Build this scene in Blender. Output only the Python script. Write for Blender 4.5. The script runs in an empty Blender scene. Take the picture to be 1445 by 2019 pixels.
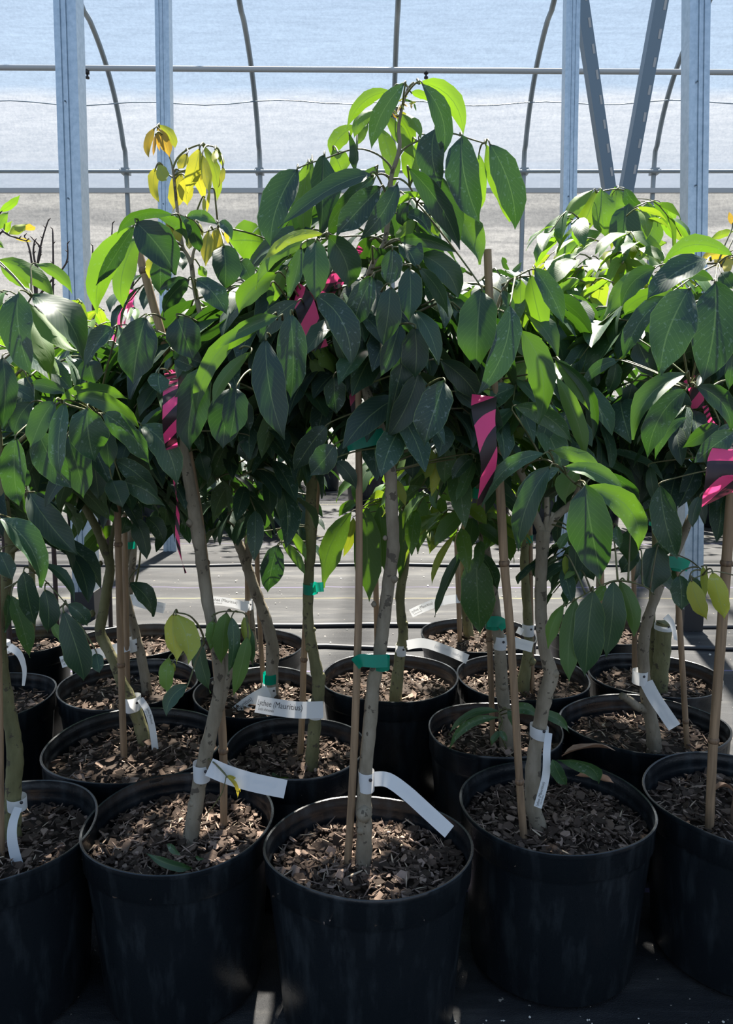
import bpy, math, random
from mathutils import Vector, Matrix
random.seed(7)
C = bpy.context.scene.collection
PI = math.pi
# ------------------------------------------------------------------ camera
CAM_H, PITCH, FPX, CX, CY = 1.0, math.radians(8), 1492.0, 722.5, 1009.5
cd = bpy.data.cameras.new('camera'); cam = bpy.data.objects.new('camera', cd); C.objects.link(cam)
cam.location = (0, 0, CAM_H); cam.rotation_euler = (PI/2-PITCH, 0, 0)
cd.sensor_fit = 'VERTICAL'; cd.sensor_height = 36.0; cd.lens = 36.0*FPX/2019.0; cd.clip_end = 300
bpy.context.scene.camera = cam
# ------------------------------------------------------------------ sky, sun, exposure
SUN_ELEV, SUN_AZ, SUN_E = math.radians(60), math.radians(6), 46.0     # azimuth measured from straight ahead to the right
w = bpy.data.worlds.new('sky'); bpy.context.scene.world = w; w.use_nodes = True
nt = w.node_tree; nt.nodes.clear()
tc = nt.nodes.new('ShaderNodeTexCoord'); sx = nt.nodes.new('ShaderNodeSeparateXYZ'); rp = nt.nodes.new('ShaderNodeValToRGB')
bg = nt.nodes.new('ShaderNodeBackground'); wo = nt.nodes.new('ShaderNodeOutputWorld')
nt.links.new(tc.outputs['Generated'], sx.inputs[0]); nt.links.new(sx.outputs[2], rp.inputs[0])
rp.color_ramp.elements[0].position = 0.0; rp.color_ramp.elements[0].color = (0.66, 0.74, 0.84, 1)
rp.color_ramp.elements[1].position = 0.7; rp.color_ramp.elements[1].color = (0.30, 0.47, 0.76, 1)
nt.links.new(rp.outputs[0], bg.inputs[0]); bg.inputs[1].default_value = 1.3
nt.links.new(bg.outputs[0], wo.inputs[0])
sl = bpy.data.lights.new('sun', 'SUN'); sl.energy = SUN_E; sl.angle = math.radians(1.6); sl.color = (1.0, 0.94, 0.84)
so = bpy.data.objects.new('sun', sl); C.objects.link(so)
sdir = Vector((math.sin(SUN_AZ)*math.cos(SUN_ELEV), math.cos(SUN_AZ)*math.cos(SUN_ELEV), math.sin(SUN_ELEV)))
so.rotation_euler = sdir.to_track_quat('Z', 'Y').to_euler(); so.location = sdir*20
vs = bpy.context.scene.view_settings
vs.view_transform = 'Standard'; vs.look = 'None'; vs.gamma = 1.0; vs.use_curve_mapping = False; vs.exposure = 0.0

# ------------------------------------------------------------------ helpers: a pixel and a distance give a place
def ray(px, py):
    u = (px-CX)/FPX; v = -(py-CY)/FPX
    return Vector((u, math.cos(PITCH)+v*math.sin(PITCH), -math.sin(PITCH)+v*math.cos(PITCH)))
CAMP = Vector((0, 0, CAM_H))
def P(px, py, Y):
    r = ray(px, py); return CAMP + r*(Y/r.y)
def ATZ(px, py, z):
    r = ray(px, py); return CAMP + r*((z-CAM_H)/r.z)
def S(Y): return Y/(FPX*math.cos(PITCH))*1.0       # metres per pixel at distance Y (near the image centre)
def zat(py, Y): return P(CX, py, Y).z

class MB:
    def __init__(s): s.v=[]; s.f=[]; s.a=[]; s.uv=[]; s.r=[]
    def add(s, vs_, fs, age=0.0, rnd=0.0, uvs=None):
        o=len(s.v); s.v += [tuple(v) for v in vs_]; s.a += [age]*len(vs_); s.r += [rnd]*len(vs_)
        s.uv += (uvs if uvs else [(0,0)]*len(vs_)); s.f += [tuple(i+o for i in f) for f in fs]
    def build(s, name, mat, parent=None, smooth=True, attrs=False, sharp=None):
        m = bpy.data.meshes.new(name); 
        inv = None
        vv = s.v
        if parent is not None:
            L = parent['_w']; vv = [(a-L[0], b-L[1], c-L[2]) for a,b,c in vv]
        m.from_pydata(vv, [], s.f); m.update()
        if attrs:
            at = m.attributes.new('age','FLOAT','POINT'); at.data.foreach_set('value', s.a)
            at = m.attributes.new('rnd','FLOAT','POINT'); at.data.foreach_set('value', s.r)
        ul = m.uv_layers.new(name='UVMap')
        buf=[]
        for l in m.loops: buf += s.uv[l.vertex_index]
        ul.data.foreach_set('uv', buf)
        if smooth: m.polygons.foreach_set('use_smooth', [True]*len(m.polygons))
        if smooth and sharp: m.set_sharp_from_angle(angle=math.radians(sharp))
        if mat: m.materials.append(mat)
        o = bpy.data.objects.new(name, m); C.objects.link(o)
        if parent is not None: o.parent = parent
        return o
    def box(s, a, b, **k):
        x0,y0,z0=a; x1,y1,z1=b
        v=[(x0,y0,z0),(x1,y0,z0),(x1,y1,z0),(x0,y1,z0),(x0,y0,z1),(x1,y0,z1),(x1,y1,z1),(x0,y1,z1)]
        s.add(v,[(0,3,2,1),(4,5,6,7),(0,1,5,4),(1,2,6,5),(2,3,7,6),(3,0,4,7)],**k)
    def tube(s, pts, rad, n=10, cap=True, noise=0.0, age=0.0, rnd=0.0):
        pts=[Vector(p) for p in pts]
        if not hasattr(rad,'__len__'): rad=[rad]*len(pts)
        o=[]; fs=[]; uvs=[]
        ref=None; L=0
        for i,p in enumerate(pts):
            t=(pts[min(i+1,len(pts)-1)]-pts[max(i-1,0)])
            if t.length<1e-9: t=Vector((0,0,1))
            t.normalize()
            if ref is None:
                ref = t.cross(Vector((0,1,0.01))); 
                if ref.length<1e-3: ref=t.cross(Vector((1,0,0)))
            ref = (ref - t*ref.dot(t)).normalized(); b = t.cross(ref)
            if i: L += (p-pts[i-1]).length
            for k in range(n):
                a=2*PI*k/n
                r=rad[i]*(1+noise*(math.sin(a*2+i*1.3+rnd*9)+math.sin(a*3-i*2.1))*0.5)
                o.append(p+ref*math.cos(a)*r+b*math.sin(a)*r); uvs.append((k/n, L))
        m=len(pts)
        for i in range(m-1):
            for k in range(n):
                k2=(k+1)%n
                fs.append((i*n+k, i*n+k2, (i+1)*n+k2, (i+1)*n+k))
        if cap:
            fs.append(tuple(reversed(range(n)))); fs.append(tuple((m-1)*n+k for k in range(n)))
        s.add(o,fs,age=age,rnd=rnd,uvs=uvs)

def root(name, loc, label, cat, group=None, kind=None):
    o=bpy.data.objects.new(name,None); C.objects.link(o); o.location=loc; o.empty_display_size=.05
    o['_w']=tuple(loc); return tag(o,label,cat,group,kind)
def tag(o,label=None,cat=None,group=None,kind=None):
    if label: o['label']=label
    if cat: o['category']=cat
    if group: o['group']=group
    if kind: o['kind']=kind
    return o
def recenter(o):
    "put a loose mesh's origin at the middle of its base"
    m=o.data; xs=[v.co.x for v in m.vertices]; ys=[v.co.y for v in m.vertices]; zs=[v.co.z for v in m.vertices]
    c=Vector(((min(xs)+max(xs))/2,(min(ys)+max(ys))/2,min(zs)))
    m.transform(Matrix.Translation(-c)); o.location=c; o['_w']=tuple(c); return o
def smoothline(pts, rad=None, k=4):
    "Catmull-Rom through the points (and radii)"
    pts=[Vector(p) for p in pts]; n=len(pts)
    if n<3: return pts,(rad if rad else None)
    out=[]; ro=[]
    for i in range(n-1):
        p0=pts[max(i-1,0)];p1=pts[i];p2=pts[i+1];p3=pts[min(i+2,n-1)]
        for j in range(k):
            t=j/k
            out.append(0.5*((2*p1)+(p2-p0)*t+(2*p0-5*p1+4*p2-p3)*t*t+(3*p1-p0-3*p2+p3)*t**3))
            if rad: ro.append(rad[i]*(1-t)+rad[i+1]*t)
    out.append(pts[-1]); 
    if rad: ro.append(rad[-1])
    return out,(ro if rad else None)

# ------------------------------------------------------------------ materials
def new(name):
    m=bpy.data.materials.new(name); m.use_nodes=True; nt=m.node_tree; nt.nodes.clear()
    out=nt.nodes.new('ShaderNodeOutputMaterial'); return m,nt,out
def N(nt,t,**k):
    n=nt.nodes.new('ShaderNode'+t)
    for a,b in k.items():
        if a.startswith('i_'): n.inputs[a[2:].replace('_',' ')].default_value=b
        else: setattr(n,a,b)
    return n
def noise(nt,scale,detail=4,vec=None,rough=.6):
    n=N(nt,'TexNoise'); n.inputs['Scale'].default_value=scale; n.inputs['Detail'].default_value=detail; n.inputs['Roughness'].default_value=rough
    if vec: nt.links.new(vec,n.inputs['Vector'])
    return n
def ramp(nt,inp,stops,interp='LINEAR'):
    r=N(nt,'ValToRGB'); cr=r.color_ramp; cr.interpolation=interp
    while len(cr.elements)<len(stops): cr.elements.new(0.5)
    for e,(p,c) in zip(cr.elements,stops): e.position=p; e.color=(c[0],c[1],c[2],1)
    nt.links.new(inp,r.inputs[0]); return r
def math_(nt,op,a,b=None,c=None):
    n=N(nt,'Math',operation=op)
    for i,x in enumerate((a,b,c)):
        if x is None: continue
        if isinstance(x,(int,float)): n.inputs[i].default_value=x
        else: nt.links.new(x,n.inputs[i])
    return n.outputs[0]
def mixc(nt,f,a,b,mode='MIX'):
    n=N(nt,'Mix',data_type='RGBA',blend_type=mode)
    for i,x in ((0,f),(6,a),(7,b)):
        if isinstance(x,(int,float)): n.inputs[i].default_value=x
        elif isinstance(x,tuple): n.inputs[i].default_value=(x[0],x[1],x[2],1)
        else: nt.links.new(x,n.inputs[i])
    return n.outputs[2]
def pbr(nt,out,col,rough=.6,spec=.5,metal=0,bump=None,bstr=.3,bdist=.002):
    b=N(nt,'BsdfPrincipled')
    if isinstance(col,tuple): b.inputs['Base Color'].default_value=(col[0],col[1],col[2],1)
    else: nt.links.new(col,b.inputs['Base Color'])
    if isinstance(rough,(int,float)): b.inputs['Roughness'].default_value=rough
    else: nt.links.new(rough,b.inputs['Roughness'])
    b.inputs['Specular IOR Level'].default_value=spec; b.inputs['Metallic'].default_value=metal
    if bump is not None:
        bn=N(nt,'Bump'); bn.inputs['Strength'].default_value=bstr; bn.inputs['Distance'].default_value=bdist
        nt.links.new(bump,bn.inputs['Height']); nt.links.new(bn.outputs[0],b.inputs['Normal'])
    if out: nt.links.new(b.outputs[0],out.inputs[0])
    return b

def leaf_mat():
    m,nt,out=new('leaf'); L=nt.links.new
    ag=N(nt,'Attribute',attribute_name='age').outputs['Fac']; rn=N(nt,'Attribute',attribute_name='rnd').outputs['Fac']
    uv=N(nt,'UVMap'); sp=N(nt,'SeparateXYZ'); L(uv.outputs[0],sp.inputs[0])
    geo=N(nt,'NewGeometry'); tcn=N(nt,'TexCoord')
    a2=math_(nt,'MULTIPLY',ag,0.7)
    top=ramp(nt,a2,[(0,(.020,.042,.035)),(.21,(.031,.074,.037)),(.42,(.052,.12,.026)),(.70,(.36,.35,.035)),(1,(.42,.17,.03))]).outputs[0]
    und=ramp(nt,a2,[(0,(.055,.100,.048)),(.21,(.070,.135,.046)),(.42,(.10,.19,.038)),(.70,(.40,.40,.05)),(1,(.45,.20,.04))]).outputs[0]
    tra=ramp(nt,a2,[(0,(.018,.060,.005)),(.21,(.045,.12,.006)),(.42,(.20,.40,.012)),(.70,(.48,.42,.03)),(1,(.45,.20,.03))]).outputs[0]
    col=mixc(nt,geo.outputs['Backfacing'],top,und)
    vr=math_(nt,'MULTIPLY_ADD',rn,0.5,0.75)
    col=mixc(nt,1.0,col,N(nt,'CombineXYZ').outputs[0],'MULTIPLY') if False else col
    # midrib and side veins
    u=math_(nt,'ABSOLUTE',math_(nt,'SUBTRACT',sp.outputs[0],0.5))
    mid=math_(nt,'LESS_THAN',u,0.018)
    vv=math_(nt,'SINE',math_(nt,'MULTIPLY_ADD',sp.outputs[1],82.0,math_(nt,'MULTIPLY',u,-46.0)))
    vein=math_(nt,'GREATER_THAN',vv,0.965)
    edge=math_(nt,'GREATER_THAN',u,0.485)
    nz=noise(nt,9,4,tcn.outputs['Object']); 
    col=mixc(nt,math_(nt,'MULTIPLY',vein,0.14),col,(.30,.42,.16))
    col=mixc(nt,math_(nt,'MULTIPLY',mid,0.30),col,(.32,.42,.18))
    col=mixc(nt,math_(nt,'MULTIPLY',edge,0.35),col,(.28,.40,.10))
    # dried water marks on the older leaves
    n2=noise(nt,170,3,tcn.outputs['Object']); sp2=math_(nt,'GREATER_THAN',n2.outputs[0],0.63)
    dirt=math_(nt,'MULTIPLY',math_(nt,'MULTIPLY',sp2,0.22),math_(nt,'GREATER_THAN',rn,0.45))
    col=mixc(nt,dirt,col,(.35,.42,.40))
    hs=N(nt,'HueSaturation'); L(col,hs.inputs['Color']); L(vr,hs.inputs['Value'])
    L(math_(nt,'MULTIPLY_ADD',nz.outputs[0],0.03,0.485),hs.inputs['Hue'])
    col=hs.outputs[0]
    bm=math_(nt,'ADD',math_(nt,'MULTIPLY',vv,0.25),math_(nt,'MULTIPLY',mid,-1.5))
    rough=math_(nt,'MULTIPLY_ADD',geo.outputs['Backfacing'],0.18,0.43)
    b=pbr(nt,None,col,rough,0.5,0,bm,0.10,0.0008)
    tr=N(nt,'BsdfTranslucent'); 
    tv=mixc(nt,math_(nt,'MULTIPLY',math_(nt,'MAXIMUM',mid,math_(nt,'MULTIPLY',vein,.35)),0.6),tra,(.05,.12,.01))
    L(tv,tr.inputs[0])
    mx=N(nt,'MixShader'); mx.inputs[0].default_value=0.30; L(b.outputs[0],mx.inputs[1]); L(tr.outputs[0],mx.inputs[2]); L(mx.outputs[0],out.inputs[0])
    return m
M={}
M['leaf']=leaf_mat()
def bark(name,c1,c2,c3):
    m,nt,out=new(name); tcn=N(nt,'TexCoord')
    mp=N(nt,'Mapping'); mp.inputs['Scale'].default_value=(1,1,.35); nt.links.new(tcn.outputs['Object'],mp.inputs[0])
    n1=noise(nt,28,6,mp.outputs[0]); n2=noise(nt,60,3,tcn.outputs['Object']); n3=noise(nt,190,4,mp.outputs[0])
    col=ramp(nt,n1.outputs[0],[(.3,c1),(.55,c2),(.75,c3)]).outputs[0]
    col=mixc(nt,math_(nt,'MULTIPLY',math_(nt,'GREATER_THAN',n2.outputs[0],0.62),.8),col,(.045,.036,.026))
    pbr(nt,out,col,.78,.35,0,math_(nt,'ADD',n3.outputs[0],n1.outputs[0]),.5,.003); return m
M['bark']=bark('bark',(.11,.09,.06),(.21,.18,.13),(.30,.26,.20))
M['bark_green']=bark('bark_green',(.07,.07,.030),(.14,.135,.062),(.21,.195,.115))
M['bark_brown']=bark('bark_brown',(.085,.055,.04),(.16,.11,.08),(.23,.17,.12))
def bamboo(name,base,dark,k):
    m,nt,out=new(name); tcn=N(nt,'TexCoord'); mp=N(nt,'Mapping'); mp.inputs['Scale'].default_value=(9,9,.5); nt.links.new(tcn.outputs['Object'],mp.inputs[0])
    n1=noise(nt,k,5,mp.outputs[0]); col=ramp(nt,n1.outputs[0],[(.3,dark),(.65,base)]).outputs[0]
    pbr(nt,out,col,.6,.4,0,n1.outputs[0],.35,.001); return m
M['bamboo']=bamboo('bamboo',(.30,.20,.115),(.13,.085,.05),14)
def pot_mat():
    m,nt,out=new('black_plastic'); tcn=N(nt,'TexCoord'); L=nt.links.new
    mp=N(nt,'Mapping'); mp.inputs['Scale'].default_value=(1,1,.22); L(tcn.outputs['Object'],mp.inputs[0])
    n1=noise(nt,34,6,mp.outputs[0]); n2=noise(nt,210,3,tcn.outputs['Object'])
    d=math_(nt,'MULTIPLY',ramp(nt,n1.outputs[0],[(.5,(0,0,0)),(.78,(1,1,1))]).outputs[0],0.35)
    col=mixc(nt,d,(.0065,.009,.0115),(.060,.075,.085))
    pbr(nt,out,col,math_(nt,'MULTIPLY_ADD',n1.outputs[0],.30,.16),.5,0,math_(nt,'ADD',n2.outputs[0],n1.outputs[0]),.25,.0015); return m
M['pot']=pot_mat()
def simple(name,col,rough=.6,spec=.5,metal=0,nscale=None,col2=None,bstr=.2):
    m,nt,out=new(name)
    if nscale:
        tcn=N(nt,'TexCoord'); n=noise(nt,nscale,5,tcn.outputs['Object'])
        c=ramp(nt,n.outputs[0],[(.3,col),(.7,col2 or col)]).outputs[0]
        pbr(nt,out,c,rough,spec,metal,n.outputs[0],bstr,.002)
    else: pbr(nt,out,col,rough,spec,metal)
    return m
M['galv']=simple('galvanised_steel',(.30,.38,.45),.38,.5,.75,40,(.42,.50,.57),.08)
M['pipe']=simple('steel_pipe',(.20,.23,.25),.45,.5,.6)
M['pvc']=simple('grey_pvc',(.33,.34,.35),.5)
M['strut']=simple('dark_steel',(.12,.17,.22),.45,.5,.5)
M['blackrubber']=simple('black_rubber',(.012,.012,.014),.5)
def mulch_mat():
    m,nt,out=new('bark_mulch'); ag=N(nt,'Attribute',attribute_name='age').outputs['Fac']
    tcn=N(nt,'TexCoord'); n=noise(nt,120,5,tcn.outputs['Object'])
    c=ramp(nt,ag,[(0,(.035,.024,.017)),(.4,(.070,.047,.034)),(.7,(.17,.12,.090)),(.9,(.40,.29,.23)),(1,(.62,.50,.36))]).outputs[0]
    c=mixc(nt,.5,c,mixc(nt,n.outputs[0],(.25,.22,.2),(1,1,1)),'MULTIPLY')
    pbr(nt,out,c,.85,.25,0,n.outputs[0],.6,.003); return m
M['mulch']=mulch_mat()
def strap_mat(name,front,trans,rough,fac):
    m,nt,out=new(name); b=pbr(nt,None,front,rough,.5); t=N(nt,'BsdfTranslucent'); t.inputs[0].default_value=(*trans,1)
    x=N(nt,'MixShader'); x.inputs[0].default_value=fac; nt.links.new(b.outputs[0],x.inputs[1]); nt.links.new(t.outputs[0],x.inputs[2]); nt.links.new(x.outputs[0],out.inputs[0]); return m
M['tag']=strap_mat('white_tag',(.74,.77,.79),(.85,.85,.85),.55,.42)
M['ink']=simple('ink',(.03,.03,.035),.6)
M['tape']=strap_mat('green_tape',(.0,.22,.15),(.0,.55,.36),.3,.5)
M['pink']=strap_mat('pink_ribbon',(.75,.06,.22),(.9,.08,.28),.4,.35)
def stripe_mat():
    m,nt,out=new('pink_black_ribbon'); uv=N(nt,'UVMap'); sp=N(nt,'SeparateXYZ'); nt.links.new(uv.outputs[0],sp.inputs[0])
    s=math_(nt,'FRACT',math_(nt,'ADD',sp.outputs[1],math_(nt,'MULTIPLY',sp.outputs[0],.55)))
    k=math_(nt,'GREATER_THAN',s,.5)
    c=mixc(nt,k,(.80,.055,.20),(.022,.010,.014)); c2=mixc(nt,k,(.9,.08,.28),(.06,.01,.02))
    b=pbr(nt,None,c,.35,.5); t=N(nt,'BsdfTranslucent'); nt.links.new(c2,t.inputs[0]); x=N(nt,'MixShader'); x.inputs[0].default_value=.3
    nt.links.new(b.outputs[0],x.inputs[1]); nt.links.new(t.outputs[0],x.inputs[2]); nt.links.new(x.outputs[0],out.inputs[0]); return m
M['stripe']=stripe_mat()
def cloth_floor():
    m,nt,out=new('woven_ground_fabric'); L=nt.links.new; tcn=N(nt,'TexCoord'); sp=N(nt,'SeparateXYZ'); L(tcn.outputs['Object'],sp.inputs[0])
    mp=N(nt,'Mapping'); mp.inputs['Scale'].default_value=(.6,3.2,1); L(tcn.outputs['Object'],mp.inputs[0])
    n1=noise(nt,3.0,6,mp.outputs[0],.7); n2=noise(nt,1.3,3,tcn.outputs['Object']); n3=noise(nt,420,2,tcn.outputs['Object'])
    wx=N(nt,'TexWave'); wx.inputs['Scale'].default_value=60; L(tcn.outputs['Object'],wx.inputs[0])
    c=ramp(nt,n1.outputs[0],[(.32,(.006,.0065,.008)),(.5,(.017,.018,.020)),(.72,(.055,.054,.051))]).outputs[0]
    yy=math_(nt,'ADD',sp.outputs[1],math_(nt,'MULTIPLY',math_(nt,'SUBTRACT',n2.outputs[0],.5),.12))
    def line(y0,per,wd): 
        f=math_(nt,'FRACT',math_(nt,'DIVIDE',math_(nt,'SUBTRACT',yy,y0),per)); return math_(nt,'LESS_THAN',f,wd/per)
    c=mixc(nt,math_(nt,'MULTIPLY',line(4.10,1.33,.014),.35),c,(.25,.20,.42))
    c=mixc(nt,math_(nt,'MULTIPLY',line(3.86,1.9,.012),.25),c,(.42,.36,.12))
    big=noise(nt,1.1,5,mp.outputs[0]).outputs[0]; c=mixc(nt,.85,c,ramp(nt,big,[(.38,(.30,.30,.33)),(.62,(1.5,1.48,1.42))]).outputs[0],'MULTIPLY')  # broad shaded areas and lit stripes of the ground put into the colour
    debris=math_(nt,'GREATER_THAN',noise(nt,46,4,tcn.outputs['Object']).outputs[0],.70)
    c=mixc(nt,math_(nt,'MULTIPLY',debris,.7),c,(.42,.36,.29))
    bmp=math_(nt,'ADD',math_(nt,'MULTIPLY',n3.outputs[0],.4),n1.outputs[0])
    pbr(nt,out,c,.68,.3,0,bmp,.6,.008); return m
M['floor']=cloth_floor()
SHEET=0.105
def sheet(name,stops,axis_z,transp,y0=0,y1=1):
    "woven white greenhouse covering: lets some light straight through and scatters the rest; tone by strip of cloth"
    m,nt,out=new(name); L=nt.links.new; tcn=N(nt,'TexCoord'); sp=N(nt,'SeparateXYZ'); L(tcn.outputs['Object'],sp.inputs[0])
    mp=N(nt,'Mapping'); mp.inputs['Scale'].default_value=(.25,2.2,2.2); L(tcn.outputs['Object'],mp.inputs[0])
    n1=noise(nt,9,8,mp.outputs[0],.8); n2=noise(nt,.9,3,tcn.outputs['Object']); n4=noise(nt,30,5,tcn.outputs['Object'],.85)
    zz=math_(nt,'ADD',sp.outputs[2],math_(nt,'MULTIPLY',math_(nt,'SUBTRACT',n2.outputs[0],.5),.14))
    f=math_(nt,'DIVIDE',math_(nt,'SUBTRACT',zz,y0),y1-y0)
    c=ramp(nt,f,stops).outputs[0]
    v=math_(nt,'ADD',math_(nt,'MULTIPLY',n1.outputs[0],1.5),math_(nt,'MULTIPLY',n4.outputs[0],1.5))
    v=math_(nt,'MAXIMUM',math_(nt,'ADD',v,-.53),.3)
    hs=N(nt,'HueSaturation'); L(c,hs.inputs['Color']); L(math_(nt,'MULTIPLY',v,SHEET*(1.22 if name=='side_curtain' else 1.0)),hs.inputs['Value'])
    tr=N(nt,'BsdfTranslucent'); L(hs.outputs[0],tr.inputs[0])
    df=N(nt,'BsdfDiffuse'); L(hs.outputs[0],df.inputs[0]); tp=N(nt,'BsdfTransparent')
    a=N(nt,'MixShader'); a.inputs[0].default_value=.3; nt.links.new(tr.outputs[0],a.inputs[1]); L(df.outputs[0],a.inputs[2])
    b=N(nt,'MixShader'); b.inputs[0].default_value=transp; L(a.outputs[0],b.inputs[1]); L(tp.outputs[0],b.inputs[2]); L(b.outputs[0],out.inputs[0])
    return m

# ------------------------------------------------------------------ the greenhouse
WY=10.0
zp=zat(338,WY)                       # purlin height
def arch():
    pts=[(WY,0.0),(WY,zp*.5),(WY,zp)]
    for py in (290,240,190,140,90,45,0):
        k=(338-py)/338; Y=WY-0.35*k-1.05*k*k; pts.append((Y,zat(py,Y)))
    y,z=pts[-1]; 
    for yy,dz in ((7.9,.62),(7.0,1.2),(6,1.62),(5,1.9),(4,2.02),(3,2.0),(2,1.85),(1,1.55)): pts.append((yy,z+dz))
    return pts
ARCH=arch()
def build_cover():
    z375=zat(377,WY)
    # side wall (below the rail) and the arched ceiling above it
    m=MB(); xs=[-12+i*.8 for i in range(31)]
    zs=[0,.6,1.2,1.8,2.4,3.0,z375]
    for z in zs:
        for x in xs: m.v.append((x,WY+.03*math.sin(x*3+z*2),z))
    n=len(xs)
    for j in range(len(zs)-1):
        for i in range(n-1): m.f.append((j*n+i,j*n+i+1,(j+1)*n+i+1,(j+1)*n+i))
    m.a=[0]*len(m.v); m.r=[0]*len(m.v); m.uv=[(0,0)]*len(m.v)
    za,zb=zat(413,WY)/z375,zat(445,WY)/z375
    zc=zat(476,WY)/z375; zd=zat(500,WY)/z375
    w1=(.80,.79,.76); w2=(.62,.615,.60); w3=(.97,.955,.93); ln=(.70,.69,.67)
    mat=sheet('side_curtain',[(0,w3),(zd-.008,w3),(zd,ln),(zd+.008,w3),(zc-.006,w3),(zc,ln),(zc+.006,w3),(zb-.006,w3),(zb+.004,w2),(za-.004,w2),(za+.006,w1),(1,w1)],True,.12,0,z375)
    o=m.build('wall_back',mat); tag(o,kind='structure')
    m=MB(); pts=[(WY,z375)]+ARCH[2:]
    fine=[]
    for a,b in zip(pts,pts[1:]):
        for k in range(3): fine.append((a[0]+(b[0]-a[0])*k/3,a[1]+(b[1]-a[1])*k/3))
    fine.append(pts[-1])
    for (y,z) in fine:
        for x in xs: m.v.append((x,y,z))
    for j in range(len(fine)-1):
        for i in range(n-1): m.f.append((j*n+i,j*n+i+1,(j+1)*n+i+1,(j+1)*n+i))
    m.a=[0]*len(m.v); m.r=[0]*len(m.v); m.uv=[(0,0)]*len(m.v)
    # seam height: white side cloth below, roof with sky blue put into its colour
    k=(338-183)/338; Ys=WY-0.35*k-1.05*k*k; zs_=zat(183,Ys); ztop=ARCH[-1][1]+1
    g=lambda z:(z-z375)/(ztop-z375)
    blue=(.50,.66,.86)
    mat=sheet('roof_cloth',[(0,(.80,.84,.90)),(g(z375+.35),(.82,.86,.92)),(g(zs_-.7),(.90,.90,.90)),(g(zs_-.06),(1,.99,.97)),(g(zs_+.05),blue),(1,blue)],True,.52,z375,ztop)
    o=m.build('ceiling',mat); tag(o,kind='structure')
build_cover()
# ground: woven fabric inside, same level outside
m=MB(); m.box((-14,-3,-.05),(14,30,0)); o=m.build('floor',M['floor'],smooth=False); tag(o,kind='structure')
def fold(y,x0,x1,h,name):
    m=MB(); n=60; pts=[]
    for i in range(n+1):
        x=x0+(x1-x0)*i/n; pts.append((x,y+.015*math.sin(i*.7)+.01*math.sin(i*1.9),.004+h*.5*(1+math.sin(i*.45))*.5))
    m.tube(pts,[.009+h*.3]*len(pts),6); o=m.build(name,M['blackrubber']); tag(o,kind='structure')
fold(4.66,-8,8,.010,'trim_1'); fold(3.33,-8,8,.012,'trim_2'); fold(3.03,-.75,8,.008,'trim_3'); fold(.97,-1,1,.001,'trim_4')

def hoop(px0,label):
    "pipe hoop; px0 is where it crosses the purlin"
    X=P(px0,338,WY-.08).x; m=MB()
    pts=[(X,y-.06,z) for y,z in ARCH]; pts,_=smoothline(pts,None,3)
    m.tube(pts,.03,8)
    o=m.build('hoop_pipe',M['pipe']); recenter(o); tag(o,label,'pipe',None)
    c=MB(); zc=P(px0,338,WY-.08).z
    c.box((X-.05,WY-.12,zc-.035),(X+.05,WY-.02,zc+.035)); c.tube([(X-.055,WY-.08,zc),(X-.055,WY-.14,zc)],.012,6); c.tube([(X+.055,WY-.08,zc),(X+.055,WY-.14,zc)],.012,6)
    oo=c.build('clamp',M['pipe'],o,smooth=False)
hoop(248,'steel hoop pipe behind the two left posts, left of the yellow young leaves')
hoop(512,'steel hoop pipe between the yellow young leaves and the tallest tree')
hoop(775,'steel hoop pipe that runs behind the top of the tallest tree')
hoop(1033,'steel hoop pipe just left of the thin right post')
hoop(1290,'steel hoop pipe behind the rightmost wide post')
def hpipe(py,Y,r,mat,label,name='purlin_pipe',x0=-12,x1=12,sq=False):
    z=zat(py,Y); m=MB()
    if sq: m.box((x0,Y-.02,z-r),(x1,Y+.02,z+r))
    else: m.tube([(x0+(x1-x0)*i/12,Y,z) for i in range(13)],r,8)
    o=m.build(name,M[mat],smooth=not sq); recenter(o); return tag(o,label,'pipe')
hpipe(338,WY-.13,.022,'pipe','horizontal steel purlin clamped across the hoops')
o=hpipe(376,WY-.1,.028,'pvc','flat grey rail that carries the top edge of the side curtain','curtain_rail',sq=True); o['category']='rail'
ir=hpipe(138,7.0,.024,'pvc','high grey irrigation pipe crossing above all the trees','irrigation_pipe'); ir.rotation_euler.y=math.radians(.35)
for px,lab in ((172,'small hanging mister beside the wide left post'),(840,'small hanging mister right above the tallest tree')):
    m=MB(); p=P(px,144,7.0); x,z=p.x,p.z+.005
    m.tube([(x,7,z+.02),(x,7,z-.012)],.02,8); m.tube([(x,7,z-.012),(x,7,z-.035)],.009,8); m.tube([(x,7,z-.035),(x,7,z-.05)],.018,8)
    o=m.build('mister',M['blackrubber']); recenter(o); tag(o,lab,'sprinkler')
# wires under the cloth
m=MB()
for yy in (203,):
    Y=WY-.5; pts=[]
    for i in range(61):
        px=-700+i*48; pts.append(P(px,yy+4*math.sin(i*1.15)+2*math.sin(i*.4),Y))
    m.tube(pts,.006,5)
o=m.build('hanging_wire',M['strut']); recenter(o); tag(o,'thin sagging wire running along the white side cloth','wire')

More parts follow.
